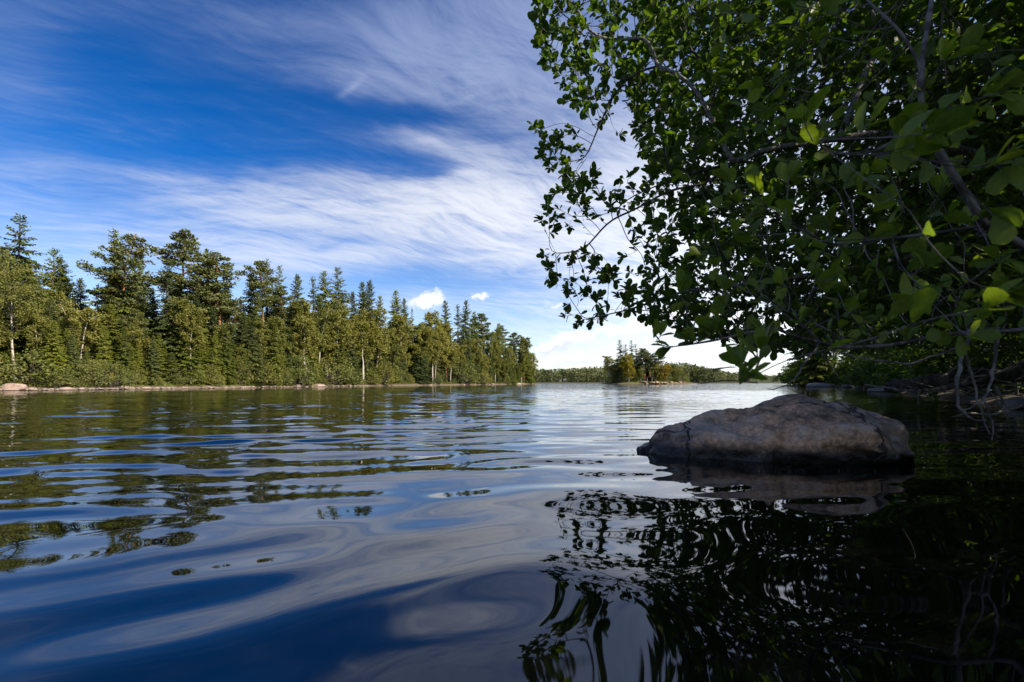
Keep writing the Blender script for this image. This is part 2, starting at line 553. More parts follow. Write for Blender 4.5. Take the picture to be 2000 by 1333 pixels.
def water_mat():
    m, g, out = mat('lake_water')
    geo = g.n('ShaderNodeNewGeometry').outputs['Position']
    dist = g.v('LENGTH', g.v('MULTIPLY', geo, (1, 1, 0)))
    mp = g.n('ShaderNodeMapping')
    mp.inputs['Rotation'].default_value = (0, 0, math.radians(-6))
    mp.inputs['Scale'].default_value = (0.45, 1.0, 1)
    g.put(mp.inputs[0], geo)
    n1 = g.noise(mp.outputs[0], 1.25, 2, 0.45)
    n2 = g.noise(mp.outputs[0], 4.0, 2, 0.5)
    patch = g.ss(g.noise(geo, 0.05, 2, 0.5), 0.35, 0.65, 0.55, 1.1)
    hgt = g.m('ADD', g.m('MULTIPLY', n1, g.ss(dist, 22, 48, 0.0, 0.12)), g.m('MULTIPLY', n2, g.m('ADD', g.ss(dist, 3.0, 12.0, 0.0, 0.010), g.ss(dist, 20, 50, 0.0, 0.022))))
    hgt = g.m('MULTIPLY', hgt, patch)
    b = g.n('ShaderNodeBump')
    b.inputs['Strength'].default_value = 1.0
    b.inputs['Distance'].default_value = 1.0
    g.put(b.inputs['Height'], hgt)
    p = g.n('ShaderNodeBsdfPrincipled')
    p.inputs['Base Color'].default_value = (0.0018, 0.0018, 0.0018, 1)
    p.inputs['IOR'].default_value = 1.85
    p.inputs['Roughness'].default_value = 0.015
    g.t.links.new(b.outputs[0], p.inputs['Normal'])
    g.t.links.new(p.outputs[0], out.inputs[0])
    return m


M['water'] = water_mat()

# ------------------------------------------------------------------ water


def build_water():
    rng = np.random.default_rng(7)
    r = [0.25]
    while r[-1] < 46:
        d = r[-1]
        r.append(d + min(max(d * d / 850, 0.014), 0.092))
    while r[-1] < 5200:
        r.append(r[-1] * 1.03 + 0.05)
    r = np.array(r)
    a = np.concatenate([np.radians(np.linspace(-56, 56, 800)), np.radians(np.linspace(56, 304, 130))[1:-1]])
    A, R = np.meshgrid(a, r)
    X, Y = R * np.sin(A), R * np.cos(A)
    Z = np.zeros_like(X)
    nw = 64
    lam = np.exp(rng.uniform(math.log(0.24), math.log(1.15), nw))
    th = np.radians(102 + rng.normal(0, 16, nw))
    ph = rng.uniform(0, 2 * math.pi, nw)
    # gusts: ripples grow away from the sheltered near bank
    far = 1 / (1 + np.exp(-(R - 2.8) / 0.42))
    gust = 0.75 + 0.35 * np.sin(X * 0.31 + Y * 0.21 + 1.0) * np.sin(Y * 0.17 - X * 0.11) + 0.2 * np.sin(X * 0.9 - 0.5 * Y)
    shel = 1 - 0.72 / (1 + np.exp(-(X - 0.22 * Y - 0.5) * 2.2)) * np.exp(-np.maximum(Y - 8, 0) / 10)
    fade = np.clip((46 - R) / 22, 0, 1)
    slope = 0.066
    for i in range(nw):
        k = 2 * math.pi / lam[i]
        s = slope * math.sqrt(2.0 / nw)
        amp = s / k
        near = far if lam[i] < 0.7 else np.maximum(far, 0.22)
        Z += amp * near * np.sin(k * (X * math.cos(th[i]) + Y * math.sin(th[i])) + ph[i])
    Z *= gust * shel * fade
    # slow oily swirls close by
    for i in range(16):
        l = rng.uniform(0.35, 1.2)
        k = 2 * math.pi / l
        t = rng.uniform(0, math.pi)
        t = math.radians(90 + rng.normal(0, 40))
        Z += 0.0125 / k * (1 - far * 0.8) * fade * np.sin(k * (X * math.cos(t) + Y * math.sin(t)) + rng.uniform(0, 6.28)) * (0.55 + 0.45 * shel)
    nr, na = X.shape
    i = np.arange(nr - 1)[:, None] * na
    j = np.arange(na)[None]
    k = (j + 1) % na
    Q = np.stack([i + j, i + na + j, i + na + k, i + k], -1).reshape(-1, 4)[:, ::-1]
    mb = MB()
    V = np.stack([X, Y, Z], -1).reshape(-1, 3)
    mb.add(V, Q)
    c = len(V)
    mb.add([(0, 0, 0)], None, None)
    mb.T.append(np.stack([np.arange(na), (np.arange(na) + 1) % na, np.full(na, c)], -1)[:, ::-1])
    mb.mt.append(np.zeros(na))
    o = link('water', mb.mesh('water', M['water']))
    tag(o, kind='structure')


build_water()

# ------------------------------------------------------------------ ground

LSH_PX = [(0, 763.5), (100, 762.6), (200, 761.3), (300, 760.2), (400, 759.0), (500, 757.6), (600, 756.2), (700, 754.9), (850, 753.1), (950, 751.9), (1020, 751.0), (1052, 750.5)]
LSH = [(-60., -45.), (-50., -10.), (-42., 14.), (-38.5, 26.)] + [tuple(P(px, HZ, H * F / (py - HZ))[:2]) for px, py in LSH_PX] + [(9.5, 172.), (7.5, 182.), (-2., 190.), (-40., 215.)]
RSH = [(6., -30.), (3.0, -8.), (2.3, -2.), (2.5, 1.0), (4.6, 3.2), (7.4, 5.6), (11.6, 10.8), (18.5, 22.), (29., 38.), (40., 56.), (50., 78.), (58., 100.), (75., 125.), (110., 150.)]


def resample(pts, step):
    pts = np.asarray(pts, float)
    d = np.r_[0, np.cumsum(np.linalg.norm(np.diff(pts, axis=0), axis=1))]
    n = max(2, int(d[-1] / step))
    s = np.linspace(0, d[-1], n)
    return np.stack([np.interp(s, d, pts[:, i]) for i in range(pts.shape[1])], -1)


LS, RS = resample(LSH, 1.0), resample(RSH, 0.8)


def fbm(x, y, s, seed=0.0):
    return mnoise.fractal(Vector((x * s, y * s, seed)), 1.0, 2.0, 4)


def shore_side(S, p, sgn):
    """Distance inland from shoreline S (negative over water)."""
    dv = S - p
    i = int(np.argmin((dv ** 2).sum(1)))
    t = S[min(i + 1, len(S) - 1)] - S[max(i - 1, 0)]
    nrm_ = np.array([-t[1], t[0]]) * sgn
    nrm_ /= np.linalg.norm(nrm_) + 1e-9
    q = p - S[i]
    dist = math.sqrt((q ** 2).sum())
    return dist if q @ nrm_ > 0 else -dist


OFF = [-3, -1.0, -0.3, 0, 0.25, 0.6, 1.2, 2.2, 4, 7, 12, 20, 32, 50, 90]
LZ = [-1.2, -0.35, -0.10, 0.02, 0.12, 0.22, 0.36, 0.55, 0.85, 1.2, 1.7, 2.4, 3.2, 4.0, 5.0]
RZ = [-1.0, -0.30, -0.08, 0.02, 0.08, 0.16, 0.28, 0.42, 0.6, 0.8, 1.1, 1.6, 2.4, 3.4, 5.0]


def ribbon(name, S, sgn, zs, m):
    S = np.asarray(S)
    t = np.gradient(S, axis=0)
    for _ in range(12):
        t[1:-1] = (t[:-2] + t[1:-1] + t[2:]) / 3
    nv = np.stack([-t[:, 1], t[:, 0]], -1) * sgn
    nv /= np.linalg.norm(nv, axis=1)[:, None] + 1e-9
    V = []
    for i, p in enumerate(S):
        for o, z in zip(OFF, zs):
            q = p + nv[i] * o
            zz = z + (0.25 * fbm(q[0], q[1], 0.3) * min(1, max(0, o / 3)) + 0.06 * fbm(q[0], q[1], 1.3, 3) * (0.4 if o <= 0.3 else 1))
            V.append((q[0], q[1], zz))
    n, k = len(S), len(OFF)
    i = np.arange(n - 1)[:, None] * k
    j = np.arange(k - 1)[None]
    Q = np.stack([i + j, i + j + 1, i + k + j + 1, i + k + j], -1).reshape(-1, 4)
    mb = MB()
    mb.add(V, Q)
    return tag(link(name, mb.mesh(name, m)), kind='structure')


ribbon('forest_ground', LS, 1, LZ, M['bank_ground'])
ribbon('bank_ground', RS, -1, RZ, M['dark_ground'])


def lz(x, y):
    d = shore_side(LS, np.array([x, y]), 1)
    return float(np.interp(d, OFF, LZ)) + 0.25 * fbm(x, y, 0.3) * min(1, max(0, d / 3))


def rz(x, y):
    d = shore_side(RS, np.array([x, y]), -1)
    return float(np.interp(d, OFF, RZ)) + 0.25 * fbm(x, y, 0.3) * min(1, max(0, d / 3))


def mound(name, cx, cy, rx, ry, h, m, n=40, seed=0, rot=0.0):
    """A low island or a hill: rounded rise with an uneven edge."""
    mb = MB()
    V = [(cx, cy, h)]
    cr, sr = math.cos(rot), math.sin(rot)
    rings = [0.15, 0.3, 0.45, 0.6, 0.72, 0.82, 0.9, 0.96, 1.0, 1.06]
    for q in rings:
        for k in range(n):
            a = 2 * math.pi * k / n
            e = 1 + 0.16 * mnoise.noise(Vector((math.cos(a) * 1.7, math.sin(a) * 1.7, seed)))
            x, y = rx * q * e * math.cos(a), ry * q * e * math.sin(a)
            wx, wy = cx + x * cr - y * sr, cy + x * sr + y * cr
            z = h * (1 - q ** 2) ** 0.8 if q < 1 else -0.5 * (q - 0.99) * 30 * 0.3
            z += h * 0.25 * mnoise.noise(Vector((wx * 4 / rx, wy * 4 / ry, seed + 5))) * (1 - q if q < 1 else 0)
            V.append((wx, wy, z))
    Q, T = [], []
    for k in range(n):
        T.append((0, 1 + k, 1 + (k + 1) % n))
    for i in range(len(rings) - 1):
        for k in range(n):
            a, b = 1 + i * n + k, 1 + i * n + (k + 1) % n
            Q.append((a, a + n, b + n, b))
    mb.add(V, Q, T)
    return tag(link(name, mb.mesh(name, m)), kind='structure')


# ------------------------------------------------------------------ conifers and birches (unit height, base at the origin)


def sway(rng, n=14, amp=0.012):
    z = np.linspace(0, 1, n)
    x = np.cumsum(rng.normal(0, amp / 3, n)) * np.linspace(0, 1, n)
    y = np.cumsum(rng.normal(0, amp / 3, n)) * np.linspace(0, 1, n)
    return np.stack([x, y, z], -1)


def at_z(tr, z):
    return np.array([np.interp(z, tr[:, 2], tr[:, 0]), np.interp(z, tr[:, 2], tr[:, 1]), z])


def make_spruce(seed, width=0.17, bare=0.05, keep=0.95, ragged=0.3, droop=0.45, step=0.0165, fine=0.0088, ndl='spruce'):
    rng = np.random.default_rng(seed)
    tr = sway(rng)
    tk, cr = MB(), MB()
    tube(tk, tr, np.linspace(0.0125, 0.0015, len(tr)), 7)
    pos, dr, nm, sz, wd, ti = [], [], [], [], [], []
    z = bare
    while z < 0.985:
        nb = rng.integers(4, 7)
        a0 = rng.uniform(0, 6.28)
        for b in range(nb):
            if rng.random() > keep:
                continue
            zb = min(0.992, z + rng.uniform(-0.022, 0.022))
            L = width * (1 - zb) ** 0.78 * (1 + rng.uniform(-ragged, ragged)) + 0.007
            if zb < 0.3:
                L *= 0.72 + 0.28 * zb / 0.3
            a = a0 + b * 6.28 / nb + rng.uniform(-0.35, 0.35)
            h = np.array([math.cos(a), math.sin(a), 0])
            side = np.array([-h[1], h[0], 0])
            up = 0.9 * max(0, zb - 0.72) / 0.28
            dd = droop * (1 - max(0, zb - 0.6) / 0.4) * rng.uniform(0.35, 1.7)
            n = max(3, int(L / fine))
            t = np.linspace(0.12, 1, n) + rng.uniform(-0.3, 0.3, n) / n
            base = at_z(tr, zb)
            pt = base + h * (L * t)[:, None] + np.array([0, 0, 1]) * (L * (up * t - dd * t + 0.32 * dd * t * t))[:, None]
            if L > 0.05:
                tt = np.linspace(0, 1, 5)
                tube(tk, base + h * (L * tt * .92)[:, None] + np.array([0, 0, 1]) * (L * (up * tt - dd * tt + 0.32 * dd * tt * tt))[:, None], np.linspace(0.0028, 0.0006, 5), 3)
            fwd = norm(h + np.array([0, 0, 1]) * (up - dd * 0.5))
            for sg in (-1, 1, 0):
                m_ = len(t) if sg else max(2, len(t) // 2)
                tt = t[:m_] if sg else t[-m_:]
                pp = pt[:m_] if sg else pt[-m_:]
                s = (0.30 * L * (1.05 - tt) + 0.010) * rng.uniform(0.7, 1.3, m_)
                d = fwd * rng.uniform(0.35, 0.8, m_)[:, None] + side * sg * rng.uniform(0.6, 1, m_)[:, None] + np.array([0, 0, -1]) * rng.uniform(0.0, 1.25, m_)[:, None]
                if sg == 0:
                    d = fwd + rng.normal(0, 0.25, (m_, 3))
                pos.append(pp)
                dr.append(d)
                nm.append(np.array([0, 0, 0.8]) + 0.5 * h + rng.normal(0, 0.7, (m_, 3)))
                sz.append(s)
                wd.append(np.clip(0.0088 / s, 0.26, 0.75) * rng.uniform(0.7, 1.3, m_))
                ti.append(np.clip(0.25 + 0.5 * tt + rng.normal(0, 0.17, m_) + rng.normal(0, .1), 0, 1))
        z += step * (1.25 - 0.5 * z) * rng.uniform(0.8, 1.2)
    pos.append(np.array([[tr[-1, 0], tr[-1, 1], 0.985]] * 3))
    dr.append(np.array([[0, 0, 1]] * 3) + rng.normal(0, 0.12, (3, 3)))
    nm.append(rng.normal(0, 1, (3, 3)))
    sz.append(np.array([0.02] * 3))
    wd.append(np.array([0.3] * 3))
    ti.append(np.array([0.7] * 3))
    c = np.concatenate
    leaves(cr, c(pos), c(dr), c(nm), c(sz), CARD_V, CARD_Q, None, c(ti), c(wd) * 1.6)
    return [('trunk', tk.mesh('spruce_trunk', M['bark'])), ('crown', cr.mesh('spruce_crown', M[ndl], False))]


def make_pine(seed, crown0=0.5, width=0.13, lean=0.0, n_br=34, dense=1.0, flat=False):
    rng = np.random.default_rng(seed)
    tr = sway(rng, 16, 0.03)
    if lean:
        tr[:, 0] += lean * np.sin(tr[:, 2] * 2.2) ** 2
    tk, cr = MB(), MB()
    tube(tk, tr, np.linspace(0.0115, 0.003, len(tr)), 8)
    pos, nm, dr, sz, ti = [], [], [], [], []
    for i in range(n_br):
        z = crown0 + (0.985 - crown0) * (i + rng.uniform(0, 1)) / n_br
        q = (z - crown0) / (1 - crown0)
        prof = (0.55 + 0.45 * math.sin(min(1, q * 1.5) * 1.57)) * (1 - q ** 2.6) + 0.14
        if flat:
            prof = 0.4 + 0.6 * q if q < 0.85 else 0.7
        L = width * prof * rng.uniform(0.55, 1.15)
        a = i * 2.4 + rng.uniform(-0.5, 0.5)
        h = np.array([math.cos(a), math.sin(a), 0])
        base = at_z(tr, z)
        t = np.linspace(0, 1, 6)
        pts = base + h * (L * t)[:, None] + np.array([0, 0, 1]) * (L * (0.12 * t + 0.38 * t * t) * rng.uniform(-0.1, 1.2))[:, None] + rng.normal(0, 0.003, (6, 3)) * t[:, None]
        tube(tk, pts, np.linspace(0.0035, 0.001, 6), 4)
        nc = max(3, int(7 * L / width * dense + 1))
        for c_ in range(nc):
            tt = rng.uniform(0.35, 1.02)
            cc = np.array([np.interp(tt, t, pts[:, k]) for k in range(3)]) + np.array([-h[1], h[0], 0]) * rng.normal(0, 0.22) * L + np.array([0, 0, rng.uniform(0, 0.012)])
            m_ = int(34 * dense)
            rad = rng.uniform(0.016, 0.030)
            q_ = norm(rng.normal(0, 1, (m_, 3))) * (rng.random((m_, 1)) ** 0.4) * np.array([1, 1, 0.5]) * rad
            pos.append(cc + q_)
            dr.append(norm(q_) + np.array([0, 0, 0.5]) + rng.normal(0, 0.35, (m_, 3)))
            nm.append(rng.normal(0, 1, (m_, 3)) + np.array([0, 0, .5]))
            sz.append(rng.uniform(0.011, 0.019, m_))
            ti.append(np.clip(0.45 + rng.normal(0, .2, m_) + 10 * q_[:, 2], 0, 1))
    c = np.concatenate
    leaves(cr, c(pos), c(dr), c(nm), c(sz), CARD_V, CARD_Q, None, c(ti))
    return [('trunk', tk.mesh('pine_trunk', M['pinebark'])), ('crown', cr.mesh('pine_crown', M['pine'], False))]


def make_birch(seed, crown0=0.30, width=0.17, n_br=44, stems=1, leafmat='birch', dens=1.0, weep=0.5, trunkmat='birchbark', leafsz=0.0165):
    rng = np.random.default_rng(seed)
    tk, cr = MB(), MB()
    pos, nm, dr, sz, ti = [], [], [], [], []
    for s_ in range(stems):
        tr = sway(rng, 12, 0.035)
        if stems > 1:
            a = 6.28 * s_ / stems + rng.uniform(-0.5, 0.5)
            lean = rng.uniform(0.08, 0.22)
            tr[:, 0] += math.cos(a) * lean * tr[:, 2] ** 1.3
            tr[:, 1] += math.sin(a) * lean * tr[:, 2] ** 1.3
            tr = tr * np.array([1, 1, rng.uniform(0.75, 1.0)])
        top = tr[-1, 2]
        tube(tk, tr, np.linspace(0.0105, 0.0012, len(tr)), 7)
        nb = max(8, n_br // stems)
        for i in range(nb):
            z = top * (crown0 + (0.97 - crown0) * (i + rng.random()) / nb)
            q = (z / top - crown0) / (1 - crown0)
            L = width * (math.sin((0.12 + 0.80 * q) * 3.0) * 0.85 + 0.18) * rng.uniform(0.6, 1.25) / stems ** 0.35
            a = i * 2.4 + rng.uniform(-0.6, 0.6)
            h = np.array([math.cos(a), math.sin(a), 0])
            t = np.linspace(0, 1, 7)
            pts = at_z(tr, z) + h * (L * t * 0.9)[:, None] + np.array([0, 0, 1]) * (L * (0.95 * t - weep * t ** 3 * rng.uniform(0.6, 1.4)))[:, None] + rng.normal(0, 0.004, (7, 3)) * t[:, None]
            tube(tk, pts, np.linspace(0.0026, 0.0005, 7), 3, 0.5, 1)
            ncl = max(4, int(9 * L / width))
            for k in range(ncl):
                tt = rng.uniform(0.3, 1.05)
                cc = np.array([np.interp(tt, t, pts[:, e]) for e in range(3)]) + rng.normal(0, 0.012, 3)
                m_ = int(rng.integers(15, 28) * dens)
                q_ = rng.normal(0, 1, (m_, 3)) * np.array([0.011, 0.011, 0.015])
                q_[:, 2] -= 0.008 * weep
                pos.append(cc + q_)
                dr.append(rng.normal(0, 0.7, (m_, 3)) + np.array([0, 0, -0.5 * weep]))
                nm.append(rng.normal(0, 0.8, (m_, 3)) + np.array([0, 0, .6]))
                sz.append(rng.uniform(0.75, 1.3, m_) * leafsz)
                ti.append(np.clip(rng.normal(0.5, 0.12) + rng.normal(0, .18, m_), 0, 1))
    c = np.concatenate
    leaves(cr, c(pos), c(dr), c(nm), c(sz), CARD_V, CARD_Q, None, c(ti), np.full(sum(map(len, sz)), 1.35))
    return [('trunk', tk.mesh('birch_trunk', [M[trunkmat], M['bark']])), ('crown', cr.mesh('birch_crown', M[leafmat], False))]


def make_shrub(seed, leafmat='shrub', n=95, leafsz=0.05, wide=0.55):
    """Rounded many-stemmed bush, unit height."""
    rng = np.random.default_rng(seed)
    tk, cr = MB(), MB()
    pos, nm, dr, sz, ti = [], [], [], [], []
    for i in range(n):
        a = rng.uniform(0, 6.28)
        el = math.acos(rng.uniform(0.02, 1))
        rr = rng.uniform(0.45, 1.0) ** 0.6
        lump = 1 + 0.28 * mnoise.noise(Vector((math.cos(a) * 1.6, math.sin(a) * 1.6, el * 1.5 + seed)))
        tip = np.array([math.sin(el) * math.cos(a) * wide, math.sin(el) * math.sin(a) * wide, 0.08 + 0.9 * math.cos(el)]) * rr * lump
        st = np.array([rng.normal(0, .05), rng.normal(0, .05), 0])
        t = np.linspace(0, 1, 5)
        mid = (st + tip) / 2 + np.array([0, 0, 0.12])
        pts = ((1 - t) ** 2)[:, None] * st + (2 * t * (1 - t))[:, None] * mid + (t ** 2)[:, None] * tip
        if i % 2 == 0:
            tube(tk, pts, np.linspace(0.012, 0.003, 5), 4)
        m_ = int(rng.integers(16, 30))
        q_ = rng.normal(0, 1, (m_, 3)) * np.array([0.062, 0.062, 0.055])
        pos.append(tip + q_)
        dr.append(rng.normal(0, 0.7, (m_, 3)) + np.array([0, 0, 0.25]))
        nm.append(rng.normal(0, 0.7, (m_, 3)) + np.array([0, 0, .7]))
        sz.append(rng.uniform(0.7, 1.3, m_) * leafsz)
        ti.append(np.clip(rng.normal(0.5, 0.15) + rng.normal(0, .15, m_), 0, 1))
    c = np.concatenate
    leaves(cr, c(pos), c(dr), c(nm), c(sz), CARD_V, CARD_Q, None, c(ti), np.full(sum(map(len, sz)), 1.1))
    return [('stem', tk.mesh('shrub_stem', M['bark'])), ('crown', cr.mesh('shrub_crown', M[leafmat], False))]


LIB = {
    'spruce': [make_spruce(1, 0.19), make_spruce(2, 0.175, 0.04, 0.97, 0.35), make_spruce(3, 0.215, 0.03, 0.96, 0.3, 0.55), make_spruce(4, 0.165, 0.06, 0.9, 0.4, 0.5)],
    'sparse': [make_spruce(11, 0.18, 0.18, 0.50, 0.55, 0.6, 0.020), make_spruce(12, 0.165, 0.25, 0.62, 0.5, 0.55, 0.02, ndl='darkspruce'), make_spruce(13, 0.215, 0.12, 0.66, 0.4, 0.35, 0.018)],
    'darkspruce': [make_spruce(5, 0.18, ndl='darkspruce'), make_spruce(6, 0.165, 0.06, 0.95, 0.4, ndl='darkspruce'), make_spruce(7, 0.20, 0.04, 0.95, 0.3, 0.6, ndl='darkspruce')],
    'pine': [make_pine(21, 0.50, 0.14), make_pine(22, 0.42, 0.15, 0.0, 40, 1.1), make_pine(23, 0.58, 0.13, 0, 28)],
    'leanpine': [make_pine(31, 0.46, 0.19, -0.16, 36, 1.0)],
    'birch': [make_birch(41, 0.42), make_birch(42, 0.30, 0.15, 46), make_birch(43, 0.42, 0.19, 40, 2), make_birch(44, 0.26, 0.13, 50, 1)],
    'bigbirch': [make_birch(45, 0.36, 0.24, 64, 1, dens=0.9, weep=0.35, leafsz=0.0125)],
    'yellow': [make_birch(46, 0.15, 0.17, 50, 1, 'yellow', 1.1)],
    'orange': [make_birch(47, 0.15, 0.19, 50, 1, 'orange', 1.1)],
    'shrub': [make_shrub(51), make_shrub(52, 'shrub', 110, 0.045, 0.65), make_shrub(53, 'birch', 100, 0.05, 0.5)],
    'orangeshrub': [make_shrub(54, 'orange', 40, 0.06, 0.5)],
}
NAMES = {'spruce': ('spruce_tree', 'spruce tree'), 'darkspruce': ('spruce_tree', 'spruce tree'), 'sparse': ('spruce_tree', 'spruce tree'), 'pine': ('pine_tree', 'pine tree'), 'leanpine': ('pine_tree', 'pine tree'),
         'birch': ('birch_tree', 'birch tree'), 'bigbirch': ('birch_tree', 'birch tree'), 'yellow': ('birch_tree', 'birch tree'), 'orange': ('birch_tree', 'birch tree'),
         'shrub': ('shrub', 'shrub'), 'orangeshrub': ('shrub', 'shrub')}
_rot = random.Random(5)


def plant(kind, var, x, y, z, h, w=1.0, label='', group=None, rot=None, tilt=(0, 0)):
    nm, cat = NAMES[kind]
    e = bpy.data.objects.new(nm, None)
    e.empty_display_size = 0.3
    COL.objects.link(e)
    e.location = (x, y, z - 0.04)
    e.scale = (h * w, h * w, h)
    e.rotation_euler = (tilt[0], tilt[1], _rot.uniform(0, 6.28) if rot is None else rot)
    tag(e, label, cat, group)
    for part, me in LIB[kind][var % len(LIB[kind])]:
        link(part, me, e)
    return e


SHORE_D = [(-400, 24.0), (-100, 31.0)] + [(px, H * F / (py - HZ)) for px, py in LSH_PX]


def on_left(px, back):
    """A spot on the left shore: seen in column px, back metres behind the waterline along the view."""
    d = float(np.interp(px, [q[0] for q in SHORE_D], [q[1] for q in SHORE_D])) + back
    x = (px - 1000) / F * d
    return x, d, lz(x, d)


def left_tree(kind, var, px, topy, back, w=1.0, label='', group=None, rot=None, tilt=(0, 0)):
    x, y, z = on_left(px, back)
    top = H + (HZ - topy) / F * y
    return plant(kind, var, x, y, z, top - z, w, label, group, rot, tilt)


SKY_L = [(-400, 420), (-60, 455), (5, 470), (35, 425), (70, 500), (100, 488), (130, 506), (160, 545), (190, 560), (230, 452), (270, 466), (300, 500), (325, 505), (355, 470), (375, 462), (405, 492),
         (430, 502), (465, 540), (490, 532), (522, 508), (541, 522), (577, 538), (610, 541), (660, 524), (690, 570), (712, 552), (740, 578), (774, 570), (800, 602), (845, 612), (870, 590), (911, 590),
         (940, 613), (972, 634), (1000, 648), (1030, 670), (1048, 700), (1056, 735)]


def skyl(px):
    return float(np.interp(px, [q[0] for q in SKY_L], [q[1] for q in SKY_L]))


G_SKY = 'conifers of the left shore skyline'
for a in [
    ('pine', 1, 4, 478, 5, 1.1, 'pine cut by the left photo edge beside the tallest ragged spruce'),
    ('sparse', 2, 36, 421, 6, 1.25, 'tallest ragged spruce rising above the white birch at the far left'),
    ('sparse', 2, 100, 486, 9, 1.2, 'broad thin-topped spruce second in from the tallest left spruce'),
    ('darkspruce', 2, 131, 505, 9, 1.1, 'dark pointed spruce leaning on a thin-topped broader spruce'),
    ('darkspruce', 0, 160, 543, 11, 1.2, 'short dark spruce at the bottom of the dip in the left skyline'),
    ('bigbirch', 0, 28, 520, 1.5, 1.15, 'large birch with bare white lower trunk standing at the left shore edge'),
    ('birch', 2, 155, 568, 2.5, 1.25, 'forked white-limbed birch in front of the short dark spruces'),
    ('sparse', 0, 190, 552, 8, 1.0, 'thin see-through spruce next to the forked birch'),
    ('sparse', 0, 229, 449, 6, 1.25, 'half bare gaunt spruce with drooping limbs beside the leaning pine'),
    ('leanpine', 0, 296, 466, 5, 1.15, 'leaning pine with long bare orange trunk and arched crown'),
    ('sparse', 1, 328, 503, 3, 1.2, 'sparse grey-stemmed spruce standing between leaning pine and broad pine'),
    ('pine', 1, 372, 459, 6, 1.35, 'tall broad pine with full rounded crown, highest of the pines'),
    ('darkspruce', 3, 406, 488, 8, 1.0, 'narrow spruce tucked behind the right flank of the broad pine'),
    ('pine', 0, 432, 500, 5, 1.35, 'pine with flat crown layers and reddish stem right of the broad pine'),
    ('darkspruce', 1, 490, 531, 8, 1.0, 'dark spruce on the near side of the slim red-stemmed pine'),
    ('pine', 2, 511, 509, 6, 1.1, 'slim red-stemmed pine under a bare spire'),
    ('sparse', 1, 522, 505, 9, 0.8, 'bare spire of a spruce poking above the slim red-stemmed pine'),
    ('sparse', 2, 541, 518, 8, 0.9, 'thin-topped spruce just beyond the bare spire'),
    ('pine', 0, 560, 560, 4, 1.1, 'low pine with bright orange stem standing before the thin-topped spruce'),
    ('darkspruce', 3, 577, 537, 7, 1.1, 'club-topped spruce beyond the bright orange-stemmed pine'),
    ('sparse', 1, 610, 539, 8, 0.95, 'slender grey spruce standing alone against the sky gap'),
    ('spruce', 0, 637, 530, 8, 1.15, 'spruce with double-looking top beside the big grey-trunked spruce'),
    ('sparse', 2, 661, 521, 6, 1.15, 'big tall spruce with visible grey trunk in mid skyline'),
    ('darkspruce', 3, 692, 570, 9, 1.0, 'small spruce in the notch right of the big grey-trunked spruce'),
    ('spruce', 1, 709, 551, 7, 1.0, 'left one of the twin close-set spruces'),
    ('darkspruce', 3, 723, 547, 6, 1.0, 'right one of the twin close-set spruces'),
    ('spruce', 0, 740, 578, 9, 1.0, 'low spruce on the right shoulder of the twin spruces'),
    ('spruce', 2, 774, 568, 7, 1.0, 'broad regular cone-shaped spruce before the skyline dip'),
    ('darkspruce', 1, 788, 584, 8, 1.0, 'spruce hugging the right side of the cone-shaped one'),
    ('sparse', 1, 805, 601, 6, 0.5, 'dead leafless spire at the skyline dip'),
    ('birch', 1, 845, 612, 2, 1.15, 'tall pale birch filling the skyline dip'),
    ('darkspruce', 3, 871, 588, 9, 1.0, 'first dark spruce after the pale birch'),
    ('sparse', 1, 893, 594, 9, 1.0, 'thin spruce between two dark spruces right of the pale birch'),
    ('darkspruce', 1, 911, 587, 8, 1.05, 'tallest dark spruce right of the pale birch'),
    ('spruce', 0, 926, 609, 8, 1.05, 'spruce on the right flank of the tallest one past the birch'),
    ('pine', 2, 942, 612, 8, 1.2, 'round-topped pine where the skyline begins its slope down'),
    ('spruce', 2, 972, 632, 7, 1.1, 'spruce on the sloping end of the wooded point'),
    ('pine', 0, 986, 637, 8, 1.3, 'open pine near the end of the wooded point'),
    ('pine', 2, 1004, 650, 8, 1.3, 'small dark pine close to the tip of the wooded point'),
    ('birch', 1, 958, 650, 2, 1.2, 'yellow-green birch with a long white stem at the shore before the point'),
    ('birch', 3, 1018, 660, 3, 1.4, 'full birch second from the tip of the wooded point'),
    ('spruce', 0, 1027, 664, 5, 1.2, 'last spruce above the tip of the wooded point'),
    ('birch', 3, 1040, 690, 1.5, 1.5, 'outermost low birch at the tip of the wooded point'),
]:
    k, v_, px, ty, bk, w_, lab = a
    left_tree(k, v_, px, ty, bk, w_, lab, G_SKY if k not in ('birch', 'bigbirch') else 'birches of the left shore', rot=(0.25 if k == 'leanpine' else None))
left_tree('orangeshrub', 0, 199, 708, 0.9, 0.9, 'small bush with orange autumn leaves among the green shore shrubs')

rng = random.Random(11)
FILL = {
    'spruce': ('dense green spruce massed inside the left shore forest below the skyline', 'massed spruces of the left forest'),
    'pine': ('pine half hidden among the spruces of the left shore forest', 'half hidden pines of the left forest'),
    'birch': ('thin-stemmed birch with airy olive crown in the front row of the left shore', 'front row birches of the left shore'),
    'shrub': ('rounded olive green shrub at the foot of the left shore forest', 'shrubs along the left shore'),
}
for i in range(170):                       # the depth of the wood
    px = -330 + 1375 * (i + rng.random()) / 170
    back = rng.choice([3, 4, 6, 9, 13, 18]) * rng.uniform(0.8, 1.3) * (1.0 if px < 900 else 0.6)
    s = skyl(px)
    top = s + (HZ - s) * (rng.uniform(0.12, 0.42) if back > 5 else rng.uniform(0.28, 0.58)) + 6
    if back < 6 and (282 < px < 316 or 505 < px < 570):
        back += 6
    k = rng.choice(['spruce', 'darkspruce', 'darkspruce', 'darkspruce']) if rng.random() < 0.86 else 'pine'
    left_tree(k, rng.randrange(4), px, top, back, rng.uniform(1.0, 1.45), *FILL['pine' if k == 'pine' else 'spruce'])
